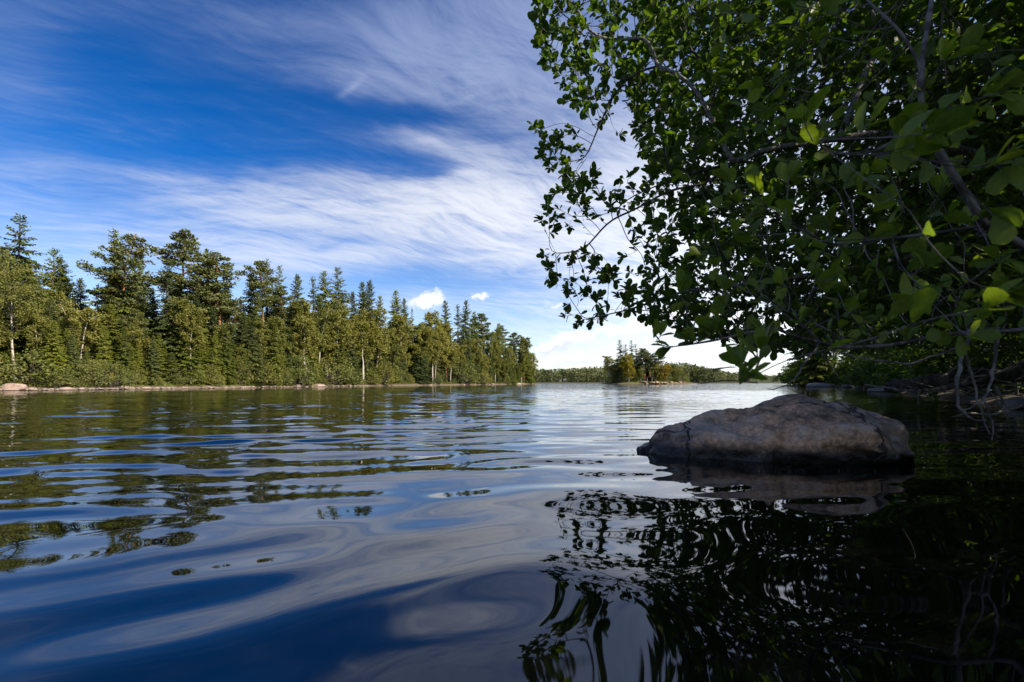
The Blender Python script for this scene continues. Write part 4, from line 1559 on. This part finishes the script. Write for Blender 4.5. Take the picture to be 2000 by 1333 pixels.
def build_overhanging_alder():
    r = np.random.default_rng(21)
    K = 1.55

    def Q(px, py, d):
        return P(px, py, d * K)
    # outline of the crown over the water, as measured from the eye
    poly = [(1040, -300), (1035, 0), (1030, 40), (1050, 105), (1090, 170), (1100, 215), (1140, 235), (1185, 260), (1190, 300), (1150, 300), (1100, 245), (1040, 235), (1040, 290), (1055, 330), (1120, 345),
            (1060, 385), (1050, 440), (1085, 450), (1130, 470), (1060, 490), (1060, 550), (1090, 560), (1090, 625), (1120, 640), (1200, 625), (1260, 635), (1310, 640), (1400, 665), (1500, 690),
            (1560, 690), (1640, 690), (1760, 680), (1900, 660), (2150, 650), (2250, 300), (2200, -300)]
    seen = [[(1395, 240), (1360, 175), (1320, 142), (1285, 130), (1250, 138), (1220, 158), (1195, 190), (1175, 235), (1160, 270), (1145, 310)],
            [(1900, 300), (1640, 270), (1500, 292), (1430, 318), (1330, 345), (1240, 380)], [(1430, 318), (1380, 360), (1310, 370), (1240, 410), (1190, 430), (1140, 490)],
            [(1285, 130), (1265, 75), (1200, 82), (1150, 65)]]
    seen = np.vstack([resample(q, 8) for q in seen])
    att = []
    while len(att) < 11500:
        px, py = r.uniform(1025, 2200), r.uniform(-300, 690)
        if py < 0 and r.random() < 0.35:
            continue
        if not in_poly(px, py, poly):
            continue
        e = min(1, max(0, (px - 1030) / 380))
        lo = 5.2 - 1.2 * e
        hi = 6.2 + 1.6 * e + (0.5 if py < 200 else 0)
        d = r.uniform(lo, hi)
        if d < 5.65 and ((seen - (px, py)) ** 2).sum(1).min() < 19 ** 2:
            continue
        p = Q(px, py, d)
        if mnoise.noise(Vector((p[0] * 0.75, p[1] * 0.45, p[2] * 1.0))) < (-0.02 if px < 1260 else -0.22):
            continue
        att.append(p)
    while len(att) < 12700:                   # the low sprays over the boulder
        px, py = r.uniform(1215, 1620), r.uniform(555, 700)
        if in_poly(px, py, poly):
            att.append(Q(px, py, r.uniform(4.6, 6.2)))
    base = np.array([13.2, 8.3, 0.40])
    limbs = [
        [base, (12.8, 8.3, 1.6), Q(2180, 420, 5.7), Q(2060, 330, 5.6), Q(1900, 300, 5.5)],
        [Q(1900, 300, 5.5), Q(1760, 260, 5.5), Q(1640, 270, 5.5), Q(1500, 292, 5.5), Q(1430, 318, 5.5), Q(1330, 345, 5.6), Q(1240, 380, 5.7), Q(1185, 420, 5.8)],
        [Q(1430, 318, 5.5), Q(1390, 232, 5.5), Q(1360, 175, 5.5), Q(1320, 142, 5.5), Q(1285, 130, 5.6), Q(1250, 138, 5.7), Q(1220, 158, 5.7), Q(1195, 190, 5.8), Q(1175, 235, 5.8), Q(1160, 270, 5.8), Q(1145, 310, 5.8)],
        [Q(1285, 130, 5.6), Q(1272, 92, 5.6), Q(1265, 70, 5.6), Q(1200, 82, 5.7), Q(1150, 65, 5.8), Q(1130, 20, 5.8)],
        [Q(1430, 318, 5.5), Q(1380, 360, 5.4), Q(1310, 370, 5.4), Q(1240, 410, 5.6), Q(1190, 430, 5.7), Q(1140, 490, 5.8), Q(1095, 495, 5.9)],
        [Q(1900, 300, 5.5), Q(1820, 190, 5.4), Q(1740, 90, 5.4), Q(1690, 0, 5.5), Q(1640, -120, 5.8)],
        [Q(2060, 330, 5.6), Q(1900, 470, 5.0), Q(1700, 520, 4.8), Q(1560, 540, 5.0), Q(1420, 560, 5.2), Q(1330, 570, 5.3), Q(1230, 605, 5.5), Q(1140, 625, 5.7)],
        [Q(1640, 270, 5.5), Q(1700, 120, 5.9), Q(1770, 60, 6.2), Q(1560, -80, 6.4), Q(1400, -150, 6.4), Q(1250, -180, 6.4)],
        [Q(1390, 232, 5.5), Q(1400, 150, 5.3), Q(1350, 100, 5.3), Q(1310, 20, 5.4)],
        [Q(2180, 420, 5.7), Q(2250, 150, 6.5), Q(2150, -100, 7), Q(1950, -250, 7)],
        [Q(2060, 330, 5.6), Q(2050, 560, 6.6), Q(1900, 600, 6.8), Q(1750, 590, 6.6)],
    ]
    N, par = grow(limbs, att, 0.14, 0.20, rngseed=4, jitter=0.20, up=0.03)
    rad, nch = skeleton(N, par, 0.0036, 2.45, 0.2)
    tr, br, cr = MB(), MB(), MB()
    for ch in chains(N, par, rad):
        pts = smooth_line(N[ch])
        rr = rad[ch].copy()
        if len(ch) > 1:
            rr[0] = min(rr[0], rr[1] * 1.15)
        big = rr.max() > 0.05
        tube(tr if big else br, pts, rr, 9 if big else (5 if rr.max() > 0.008 else 4))
    leafy(cr, N, par, rad, nch, r, 0.142, LEAF_V * np.array([0.84, 1, 1]), LEAF_Q, LEAF_T, 0.0080, 0.55, 9, 0.85, 0.75, 0.5, 0.14, 0.4)
    e = link('alder_tree', None, None, tuple(base))
    tag(e, 'big leafy alder leaning out over the water with an arching grey limb', 'alder tree')
    for nm_, mb, m_, sm in (('trunk', tr, M['greybark'], True), ('branch', br, M['alderbark'], True), ('crown', cr, M['alder'], False)):
        o = link(nm_, mb.mesh('alder_' + nm_, m_, sm), e)
        o.location = tuple(-base)


build_overhanging_alder()


def build_second_alder():
    r = np.random.default_rng(51)
    poly = [(1230, -300), (1235, 60), (1200, 150), (1260, 330), (1330, 420), (1400, 520), (1520, 600), (1650, 640), (1800, 640), (2250, 640), (2300, -300)]
    att = []
    while len(att) < 12500:
        px, py = r.uniform(1200, 2250), r.uniform(-300, 640)
        if not in_poly(px, py, poly) or (py < 0 and r.random() < 0.4):
            continue
        att.append(P(px, py, r.uniform(10.4, 14.5)))
    base = np.array([15.6, 12.6, 0.35])
    limbs = [[base, (15.4, 12.6, 2.1), (14.4, 12.6, 4.0), (12.4, 12.5, 5.6), (9.4, 12.2, 6.9), (6.8, 12.0, 7.8), (5.2, 11.8, 8.2)],
             [(14.4, 12.6, 4.0), (11.8, 12.0, 4.4), (9.2, 11.8, 4.3), (7.0, 11.6, 4.5)],
             [(15.4, 12.6, 2.1), (13.0, 12.0, 2.6), (11.0, 11.8, 2.4), (9.2, 12.0, 2.5)],
             [(14.4, 12.6, 4.0), (14.2, 12.4, 6.6), (13.4, 12.2, 9.2)]]
    N, par = grow(limbs, att, 0.21, 0.28, rngseed=14, jitter=0.2, up=0.03)
    rad, nch = skeleton(N, par, 0.0040, 2.45, 0.16)
    tr, br, cr = MB(), MB(), MB()
    for ch in chains(N, par, rad):
        rr = rad[ch].copy()
        if len(ch) > 1:
            rr[0] = min(rr[0], rr[1] * 1.15)
        big = rr.max() > 0.05
        tube(tr if big else br, smooth_line(N[ch]), rr, 8 if big else 4)
    leafy(cr, N, par, rad, nch, r, 0.200, LITE_V, LITE_Q, None, 0.0112, 1.3, 7, 0.95, 0.55, 0.35, 0.22)
    e = link('alder_tree', None, None, tuple(base))
    tag(e, 'dense dark alder standing behind the arching-limbed one and blocking the sky', 'alder tree')
    for nm_, mb, m_, sm in (('trunk', tr, M['alderbark'], True), ('branch', br, M['alderbark'], True), ('crown', cr, M['alder'], False)):
        o = link(nm_, mb.mesh('alder_' + nm_, m_, sm), e)
        o.location = tuple(-base)


build_second_alder()


def build_near_willow():
    """The closest tree: it stands just outside on the right bank and reaches across in front of the lens."""
    r = np.random.default_rng(33)
    spots = [(1262, 668, 1.95), (1300, 690, 1.9), (1335, 690, 1.85), (1345, 665, 1.9), (1410, 700, 1.6), (1440, 745, 1.5), (1480, 755, 1.5), (1505, 735, 1.5), (1430, 655, 1.7), (1470, 640, 1.7), (1405, 610, 1.9), (1350, 590, 2.0),
             (1320, 560, 2.2), (1400, 540, 1.9), (1480, 490, 1.8), (1440, 470, 1.9), (1500, 400, 1.35), (1450, 360, 1.4), (1520, 360, 1.35), (1560, 250, 1.25), (1590, 235, 1.25), (1735, 190, 1.3), (1760, 210, 1.3), (1800, 300, 1.15),
             (1750, 290, 1.25), (1850, 260, 1.1), (1885, 245, 1.1), (1830, 320, 1.2), (1660, 470, 1.9), (1600, 500, 2.0), (1700, 380, 1.7), (1790, 430, 1.5), (1860, 545, 1.05), (1830, 610, 1.05), (1885, 600, 1.1), (1985, 590, 1.0),
             (1770, 560, 1.7), (1750, 580, 1.7), (1960, 420, 1.3), (1930, 220, 1.4), (1980, 160, 1.3), (1900, 90, 1.5), (1470, 20, 1.7), (1430, 45, 1.75), (1520, 15, 1.6), (1620, 570, 2.1), (1560, 600, 2.1), (1690, 610, 2.0), (1960, 520, 1.4),
             (1650, 330, 1.8), (1610, 410, 1.8), (1550, 450, 1.7), (1990, 330, 1.2), (1720, 480, 1.5), (1530, 560, 1.9), (1640, 540, 1.8), (1810, 500, 1.6), (1905, 660, 1.5), (1380, 420, 2.2), (1560, 330, 1.6)]
    att = []
    for (px, py, d) in spots:
        for _ in range(2):
            att.append(P(px + r.normal(0, 12), py + r.normal(0, 12), d * r.uniform(0.97, 1.03)))
    for (px, py, d) in [(1300, 650, 2.0), (1370, 655, 1.9), (1415, 690, 1.65), (1435, 715, 1.55), (1455, 700, 1.55), (1425, 740, 1.5), (1465, 735, 1.5), (1395, 640, 1.8), (1490, 700, 1.6), (1280, 675, 1.95)]:
        for _ in range(2):
            att.append(P(px + r.normal(0, 9), py + r.normal(0, 9), d))
    for _ in range(130):
        att.append(P(r.uniform(1330, 2100), r.uniform(60, 660), r.uniform(2.0, 3.4)))
    base = np.array([2.95, 1.35, 0.12])
    limbs = [
        [base, (2.75, 1.45, 0.55), P(2250, 560, 1.85), P(2080, 520, 1.8), P(1990, 475, 1.75), P(1925, 440, 1.7)],
        [P(1925, 440, 1.7), P(1880, 370, 1.65), P(1835, 300, 1.62), P(1808, 245, 1.6), P(1795, 180, 1.62), P(1805, 90, 1.7), P(1820, 0, 1.85), P(1830, -120, 2.0)],
        [P(1800, 130, 1.65), P(1760, 60, 1.7), P(1690, 0, 1.8), P(1660, -60, 1.9)],
        [P(2250, 560, 1.85), P(2120, 620, 2.2), P(2000, 645, 2.5), P(1850, 652, 2.6), P(1740, 675, 2.6), P(1640, 680, 2.6), P(1600, 668, 2.5), P(1560, 625, 2.4), P(1510, 590, 2.3), P(1440, 565, 2.2)],
        [P(1600, 668, 2.5), P(1560, 660, 2.2), P(1510, 640, 2.0), P(1460, 650, 1.85), P(1400, 665, 1.8), P(1355, 672, 1.85), P(1290, 682, 1.9)],
        [P(1510, 640, 2.0), P(1490, 690, 1.7), P(1470, 735, 1.55), P(1440, 752, 1.5)],
        [P(1925, 440, 1.7), P(1800, 460, 1.8), P(1700, 470, 1.8), P(1620, 480, 1.8), P(1540, 430, 1.6), P(1490, 400, 1.4)],
        [P(1808, 245, 1.6), P(1700, 300, 1.5), P(1620, 300, 1.35), P(1570, 262, 1.27)],
    ]
    N, par = grow(limbs, att, 0.045, 0.06, rngseed=9, jitter=0.22, up=0.02)
    rad, nch = skeleton(N, par, 0.0016, 2.15, 0.05)
    tr, br, cr = MB(), MB(), MB()
    for ch in chains(N, par, rad):
        pts = smooth_line(N[ch])
        rr = rad[ch].copy()
        if len(ch) > 1:
            rr[0] = min(rr[0], rr[1] * 1.15)
        big = rr.max() > 0.009
        tube(tr if big else br, pts, rr * (1 + 0.12 * r.normal(0, 1, len(rr))), 10 if big else 6)
    leafy(cr, N, par, rad, nch, r, 0.074, BIG_V, BIG_Q, None, 0.0030, 0.20, 4, 0.75, 0.9, 0.5, 0.045)
    e = link('willow_tree', None, None, tuple(base))
    tag(e, 'nearest tree on the right, big blurred leaves and dark stems before the camera', 'willow tree')
    for nm_, mb, m_, sm in (('trunk', tr, M['alderbark'], True), ('branch', br, M['alderbark'], True), ('crown', cr, M['willow'], True)):
        o = link(nm_, mb.mesh('willow_' + nm_, m_, sm), e)
        o.location = tuple(-base)
    # the pale dead limb that hangs into the water and its bare side twigs
    L = [([(1898, 645, 2.5), (1880, 690, 2.45), (1871, 730, 2.4), (1866, 770, 2.4), (1872, 800, 2.4), (1888, 820, 2.4), (1905, 824, 2.42), (1922, 820, 2.45)], 0.010, 0.006),
         ([(1952, 640, 2.6), (1945, 700, 2.6), (1935, 750, 2.55), (1922, 780, 2.5), (1905, 795, 2.45), (1880, 802, 2.42)], 0.009, 0.004),
         ([(1885, 690, 2.45), (1898, 740, 2.5), (1912, 780, 2.5), (1920, 820, 2.5), (1935, 850, 2.5)], 0.007, 0.003),
         ([(1922, 780, 2.5), (1930, 810, 2.5), (1945, 840, 2.55), (1940, 862, 2.55)], 0.005, 0.003),
         ([(1945, 755, 2.55), (1965, 790, 2.6), (1970, 805, 2.6)], 0.006, 0.003),
         ([(1600, 668, 2.5), (1590, 690, 2.4), (1570, 710, 2.3), (1557, 735, 2.2), (1548, 752, 2.15), (1530, 758, 2.1), (1500, 760, 2.05)], 0.006, 0.002),
         ([(1605, 690, 2.5), (1620, 715, 2.5), (1638, 738, 2.5)], 0.005, 0.0025),
         ([(1640, 690, 2.6), (1700, 705, 2.5), (1780, 712, 2.5), (1840, 690, 2.5), (1885, 675, 2.5)], 0.005, 0.005),
         ([(1350, 748, 1.75), (1380, 743, 1.7), (1420, 744, 1.62), (1450, 748, 1.55), (1480, 745, 1.52)], 0.0016, 0.0022)]
    groups = [('dead_branch', L[:5]), ('bare_twig', L[5:7]), ('bare_twig', L[7:8]), ('bare_twig', L[8:])]
    for nm_, sub in groups:
      dd = MB()
      for pl, r0, r1 in sub:
        pts = resample(np.array([P(*q) for q in pl]), 0.035)
        pts = smooth_line(pts, 3) + r.normal(0, 0.0035, pts.shape)
        tube(dd, pts, np.linspace(r0, r1, len(pts)) * (1 + 0.1 * r.normal(0, 1, len(pts))), 8)
      o = link(nm_, dd.mesh(nm_, M['deadwood'] if nm_ == 'dead_branch' else M['alderbark']), e)
      if nm_ == 'dead_branch':
          o['label'] = 'bare grey dead limb hanging into the water'
      o.location = tuple(-base)


build_near_willow()


# ------------------------------------------------------------------ trees of the right bank
def make_broadleaf(seed, n_att=1500, hgt=9.0, rx=3.4, crown0=0.06, leaf=0.15, lean=(-1.0, 0)):
    r = np.random.default_rng(seed)
    att = []
    while len(att) < n_att:
        q = r.uniform(-1, 1, 3)
        if (q ** 2).sum() > 1 or (q ** 2).sum() < 0.12:
            continue
        if mnoise.noise(Vector(q * 2.2) + Vector((seed, 0, 0))) < -0.18:
            continue
        z = crown0 * hgt + (q[2] + 1) / 2 * hgt * (1 - crown0)
        att.append((q[0] * rx + lean[0] * z / hgt, q[1] * rx + lean[1] * z / hgt, z))
    z = np.linspace(0, hgt * 0.8, 8)
    tr_ = np.stack([lean[0] * (z / hgt) ** 1.2 + r.normal(0, .06, 8), lean[1] * (z / hgt) + r.normal(0, .06, 8), z], -1)
    tr_[0] = (0, 0, -0.1)
    tr2 = np.array([tr_[2], tr_[2] + (-1.0, 0.3, 1.4), tr_[2] + (-1.9, 0.4, 3.0)])
    N, par = grow([tr_, tr2], att, 0.20, 0.30, rngseed=seed, jitter=0.2)
    rad, nch = skeleton(N, par, 0.004, 2.4, 0.14)
    tk, cr = MB(), MB()
    for ch in chains(N, par, rad):
        rr = rad[ch].copy()
        if len(ch) > 1:
            rr[0] = min(rr[0], rr[1] * 1.2)
        tube(tk, smooth_line(N[ch]), rr, 7 if rr.max() > 0.03 else 4)
    leafy(cr, N, par, rad, nch, r, leaf, LITE_V, LITE_Q, None, 0.011, 2.4, 10, 1.1, 0.5, 0.45, 0.5, 0.3)
    return [('trunk', tk.mesh('bank_tree_trunk', M['alderbark'])), ('crown', cr.mesh('bank_tree_crown', M['bank'], False))]


LIB['bank'] = [make_broadleaf(61), make_broadleaf(62, 1400, 8.0, 3.2, 0.04, 0.14, (-1.4, -.4)), make_broadleaf(63, 1150, 6.0, 2.7, 0.02, 0.13, (-0.8, 0.2))]
NAMES['bank'] = ('alder_tree', 'alder tree')
for px, y, h, v_, w_, lab in [
    (1985, 14.0, 1.0, 2, 1.1, 'dark bushy alder on the right bank behind the fallen log'),
    (1925, 18.0, 1.1, 1, 1.1, 'dense alder standing second along the right bank'),
    (1848, 24.0, 1.1, 0, 1.0, 'tall alder on the right bank beyond the dead branches'),
    (1806, 30.0, 1.2, 2, 1.2, 'bright-leaved alder overhanging the bay on the right bank'),
    (1768, 38.0, 1.1, 1, 1.1, 'round alder reflected at the head of the small bay'),
    (1730, 48.0, 1.1, 0, 1.2, 'alder at the back of the small bay beside the grey stones'),
    (1702, 60.0, 1.3, 2, 1.6, 'farther alder beyond the grey stones on the right bank'),
    (2030, 19.0, 1.3, 0, 1.2, 'tall dark alder filling the wood behind the right bank'),
    (2060, 12.5, 1.1, 0, 1.2, 'dark alder deep in the wood at the right edge'),
    (1905, 31.0, 1.5, 1, 1.3, 'high alder rising behind the bright-leaved bay alder'),
    (1850, 42.0, 1.6, 0, 1.3, 'high dark alder behind the round bay alder'),
    (2424, 8.5, 1.1, 1, 1.1, None), (4600, 3.2, 1.25, 0, 1.2, None), (7200, 1.4, 1.2, 1, 1.1, None), (3930, 2.0, 1.0, 0, 0.95, None), (3200, 3.6, 1.0, 1, 0.95, None), (14000, 0.4, 1.0, 0, 1.0, None), (9000, 1.0, 1.3, 1, 1.1, None), (3033, 6.5, 1.5, 0, 1.1, None), (2888, 8.8, 1.6, 1, 1.1, None),
    (2100, 27.0, 1.6, 1, 1.3, 'tall tree at the back of the right wood'), (1960, 44.0, 1.9, 0, 1.3, 'tallest tree at the back of the bay'),
]:
    x = (px - 1000) / F * y
    plant('bank', v_, x, y, rz(x, y), h, w_, lab or 'tall alder of the right bank shading the near water', None if lab else 'alders shading the near bank', rot=_rot.uniform(-0.6, 0.6))

LIB['bankshrub'] = [make_shrub(71, 'bank', 170, 0.075, 0.75), make_shrub(72, 'bank', 150, 0.085, 0.9)]
NAMES['bankshrub'] = ('shrub', 'shrub')
rb = random.Random(9)
for i in range(34):
    k = 28 + int((len(RS) - 90) * (i + rb.random()) / 34)
    p = RS[min(k, len(RS) - 2)]
    t = RS[min(k + 1, len(RS) - 1)] - RS[k - 1]
    nv = np.array([t[1], -t[0]]) / (np.linalg.norm(t) + 1e-9)
    q = p + nv * rb.uniform(0.8, 3.2)
    if q[1] < 9.5:
        continue
    plant('bankshrub', i, q[0], q[1], rz(q[0], q[1]), rb.uniform(1.2, 2.6) * (1 + q[1] / 90), rb.uniform(0.9, 1.3), 'low dark green shrub overhanging the water along the right bank', 'shrubs along the right bank')

for i, (px, top, d, k, v_, w_, lab) in enumerate([
    (1588, 560, 74, 'spruce', 2, 1.3, 'dark spruce at the end of the right bank against the bright sky'),
    (1602, 590, 78, 'pine', 0, 1.3, 'dark pine with thin stems beside the spruce at the end of the right bank'),
    (1630, 560, 72, 'birch', 2, 1.6, 'birch behind the flat grey slab at the end of the right bank'),
    (1660, 600, 66, 'birch', 0, 1.6, 'full birch between the bay stones and the end of the right bank'),
    (1690, 560, 64, 'spruce', 0, 1.4, 'spruce showing over the bay stones on the right bank'),
]):
    x = (px - 1000) / F * d
    z = rz(x, d)
    plant(k, v_, x, d, max(z, 0.1), H + (HZ - top) / F * d - z, w_, lab)

for px, d, sz_, lab, v_ in [(1722, 30.0, (1.7, 1.0, 0.75), 'pale-topped grey stone in the water at the end of the driftwood', 0), (1992, 11.0, (0.9, 0.9, 0.75), 'grey stone at the right photo edge among drowned branches', 1),
                            (1600, 62.0, (3.4, 2.0, 1.3), 'flat dark grey slab on the shore at the end of the right bank', 2), (1655, 56.0, (1.6, 1.2, 0.9), 'small dark stone between the grey slab and the bay', 3),
                            (1678, 52.0, (1.9, 1.5, 1.3), 'dark upright stone on the shore of the small bay', 4)]:
    x = (px - 1000) / F * d
    stone('bank_stone', ST_G[v_], (x, d, 0.06 * sz_[2] + 0.03), sz_, lab, 'grey stones of the right bank', v_ * 1.1)


def wood(name, pls, m, label, cat, group=None, seed=0):
    r = np.random.default_rng(seed)
    mb = MB()
    for pl, r0, r1 in pls:
        pts = resample(np.array([P(*q) for q in pl]), 0.18)
        pts = smooth_line(pts, 2) + r.normal(0, 0.012, pts.shape)
        tube(mb, pts, np.linspace(r0, r1, len(pts)) * (1 + 0.10 * r.normal(0, 1, len(pts))), 9)
        # close the sawn or broken ends with a small taper
        for e_, nb, rr in ((pts[0], pts[1], r0), (pts[-1], pts[-2], r1)):
            tube(mb, np.array([e_, e_ + norm(e_ - nb) * rr * 0.5]), [rr, 0.002], 9)
    return tag(link(name, mb.mesh(name, m)), label, cat, group)


wood('fallen_log', [([(2060, 722, 11.0), (1960, 733, 11.4), (1860, 742, 12.0), (1780, 751, 12.8), (1735, 757, 13.4)], 0.23, 0.16)], M['darklog'], 'thick dark rotten log lying along the water on the right bank', 'log', None, 1)
wood('fallen_branch', [([(2040, 690, 10.4), (1985, 712, 10.5), (1960, 728, 10.6), (1925, 736, 10.7), (1890, 738, 10.8)], 0.05, 0.02), ([(1960, 726, 10.6), (1930, 726, 10.7), (1900, 720, 10.8)], 0.02, 0.008)], M['deadwood'], 'pale curved dead branch resting on top of the thick dark log', 'branch', 'driftwood on the right bank', 2)
wood('fallen_branch', [([(1885, 746, 9.8), (1850, 758, 9.9), (1800, 763, 10.2), (1755, 763, 10.8), (1715, 755, 11.8), (1690, 752, 12.6)], 0.045, 0.015), ([(1795, 762, 10.2), (1770, 748, 10.4), (1740, 742, 10.8)], 0.02, 0.006),
                       ([(1795, 762, 10.2), (1790, 775, 10.2), (1792, 790, 10.2)], 0.03, 0.02)], M['deadwood'], 'long low dead branch trailing in the water before the log', 'branch', 'driftwood on the right bank', 3)
wood('fallen_branch', [([(1835, 740, 11.2), (1860, 722, 11.3), (1875, 712, 11.3), (1900, 700, 11.4)], 0.03, 0.01), ([(1860, 722, 11.3), (1850, 710, 11.2)], 0.012, 0.005)], M['deadwood'], 'short bare stick propped upward from the dark log', 'branch', 'driftwood on the right bank', 4)
wood('fallen_branch', [([(2010, 790, 8.6), (1960, 800, 8.2), (1935, 812, 7.6), (1900, 806, 7.4), (1860, 812, 7.2)], 0.03, 0.01), ([(1960, 800, 8.2), (1945, 775, 8.3), (1930, 760, 8.5)], 0.015, 0.006)], M['deadwood'], 'thin drowned branch in front of the edge stone', 'branch', 'driftwood on the right bank', 5)
rw = np.random.default_rng(77)
sticks = []
for i in range(46):
    px, py, d = rw.uniform(1740, 2060), rw.uniform(738, 775), rw.uniform(9.5, 12.5)
    a = rw.normal(0, 0.35)
    L_ = rw.uniform(25, 90)
    sticks.append(([(px, py, d), (px + L_ * 0.5 * math.cos(a), py + L_ * 0.5 * math.sin(a) + rw.normal(0, 3), d + rw.normal(0, .2)), (px + L_ * math.cos(a), py + L_ * math.sin(a), d + rw.normal(0, .4))], rw.uniform(0.006, 0.018), 0.004))
tag(wood('driftwood', sticks, M['deadwood'], None, None, None, 6), kind='stuff')


# ------------------------------------------------------------------ fallen leaves on the water
lf = MB()
lf.add(BIG_V * np.array([1, 1, 0.5]) + np.array([0, 0, 0.04]), BIG_Q)
LEAF_ME = lf.mesh('fallen_leaf', M['darklog'])
rl = random.Random(12)
for px, py in [(1312, 793), (1345, 779), (1361, 797), (1378, 784), (1396, 790), (1419, 776), (1254, 812), (1283, 803), (1230, 846), (1440, 781)]:
    d = H * F / (py - HZ)
    o = link('floating_leaf', LEAF_ME, None, ((px - 1000) / F * d, d, 0.018))
    k = rl.uniform(0.06, 0.10)
    o.scale = (k, k, k)
    o.rotation_euler = (rl.uniform(-0.1, 0.1), rl.uniform(-0.1, 0.1), rl.uniform(0, 6.28))
    tag(o, 'small dark fallen leaf floating on the bright water left of and behind the boulder', 'leaf', 'fallen leaves on the water')
PALE = LEAF_ME.copy()
PALE.materials.clear()
PALE.materials.append(M['paint'])
d = H * F / (852 - HZ)
o = link('floating_leaf', PALE, None, (835 / F * d, d, 0.016))
o.scale = (0.05, 0.05, 0.05)
tag(o, 'single pale leaf floating on the dark water right of the boulder', 'leaf')
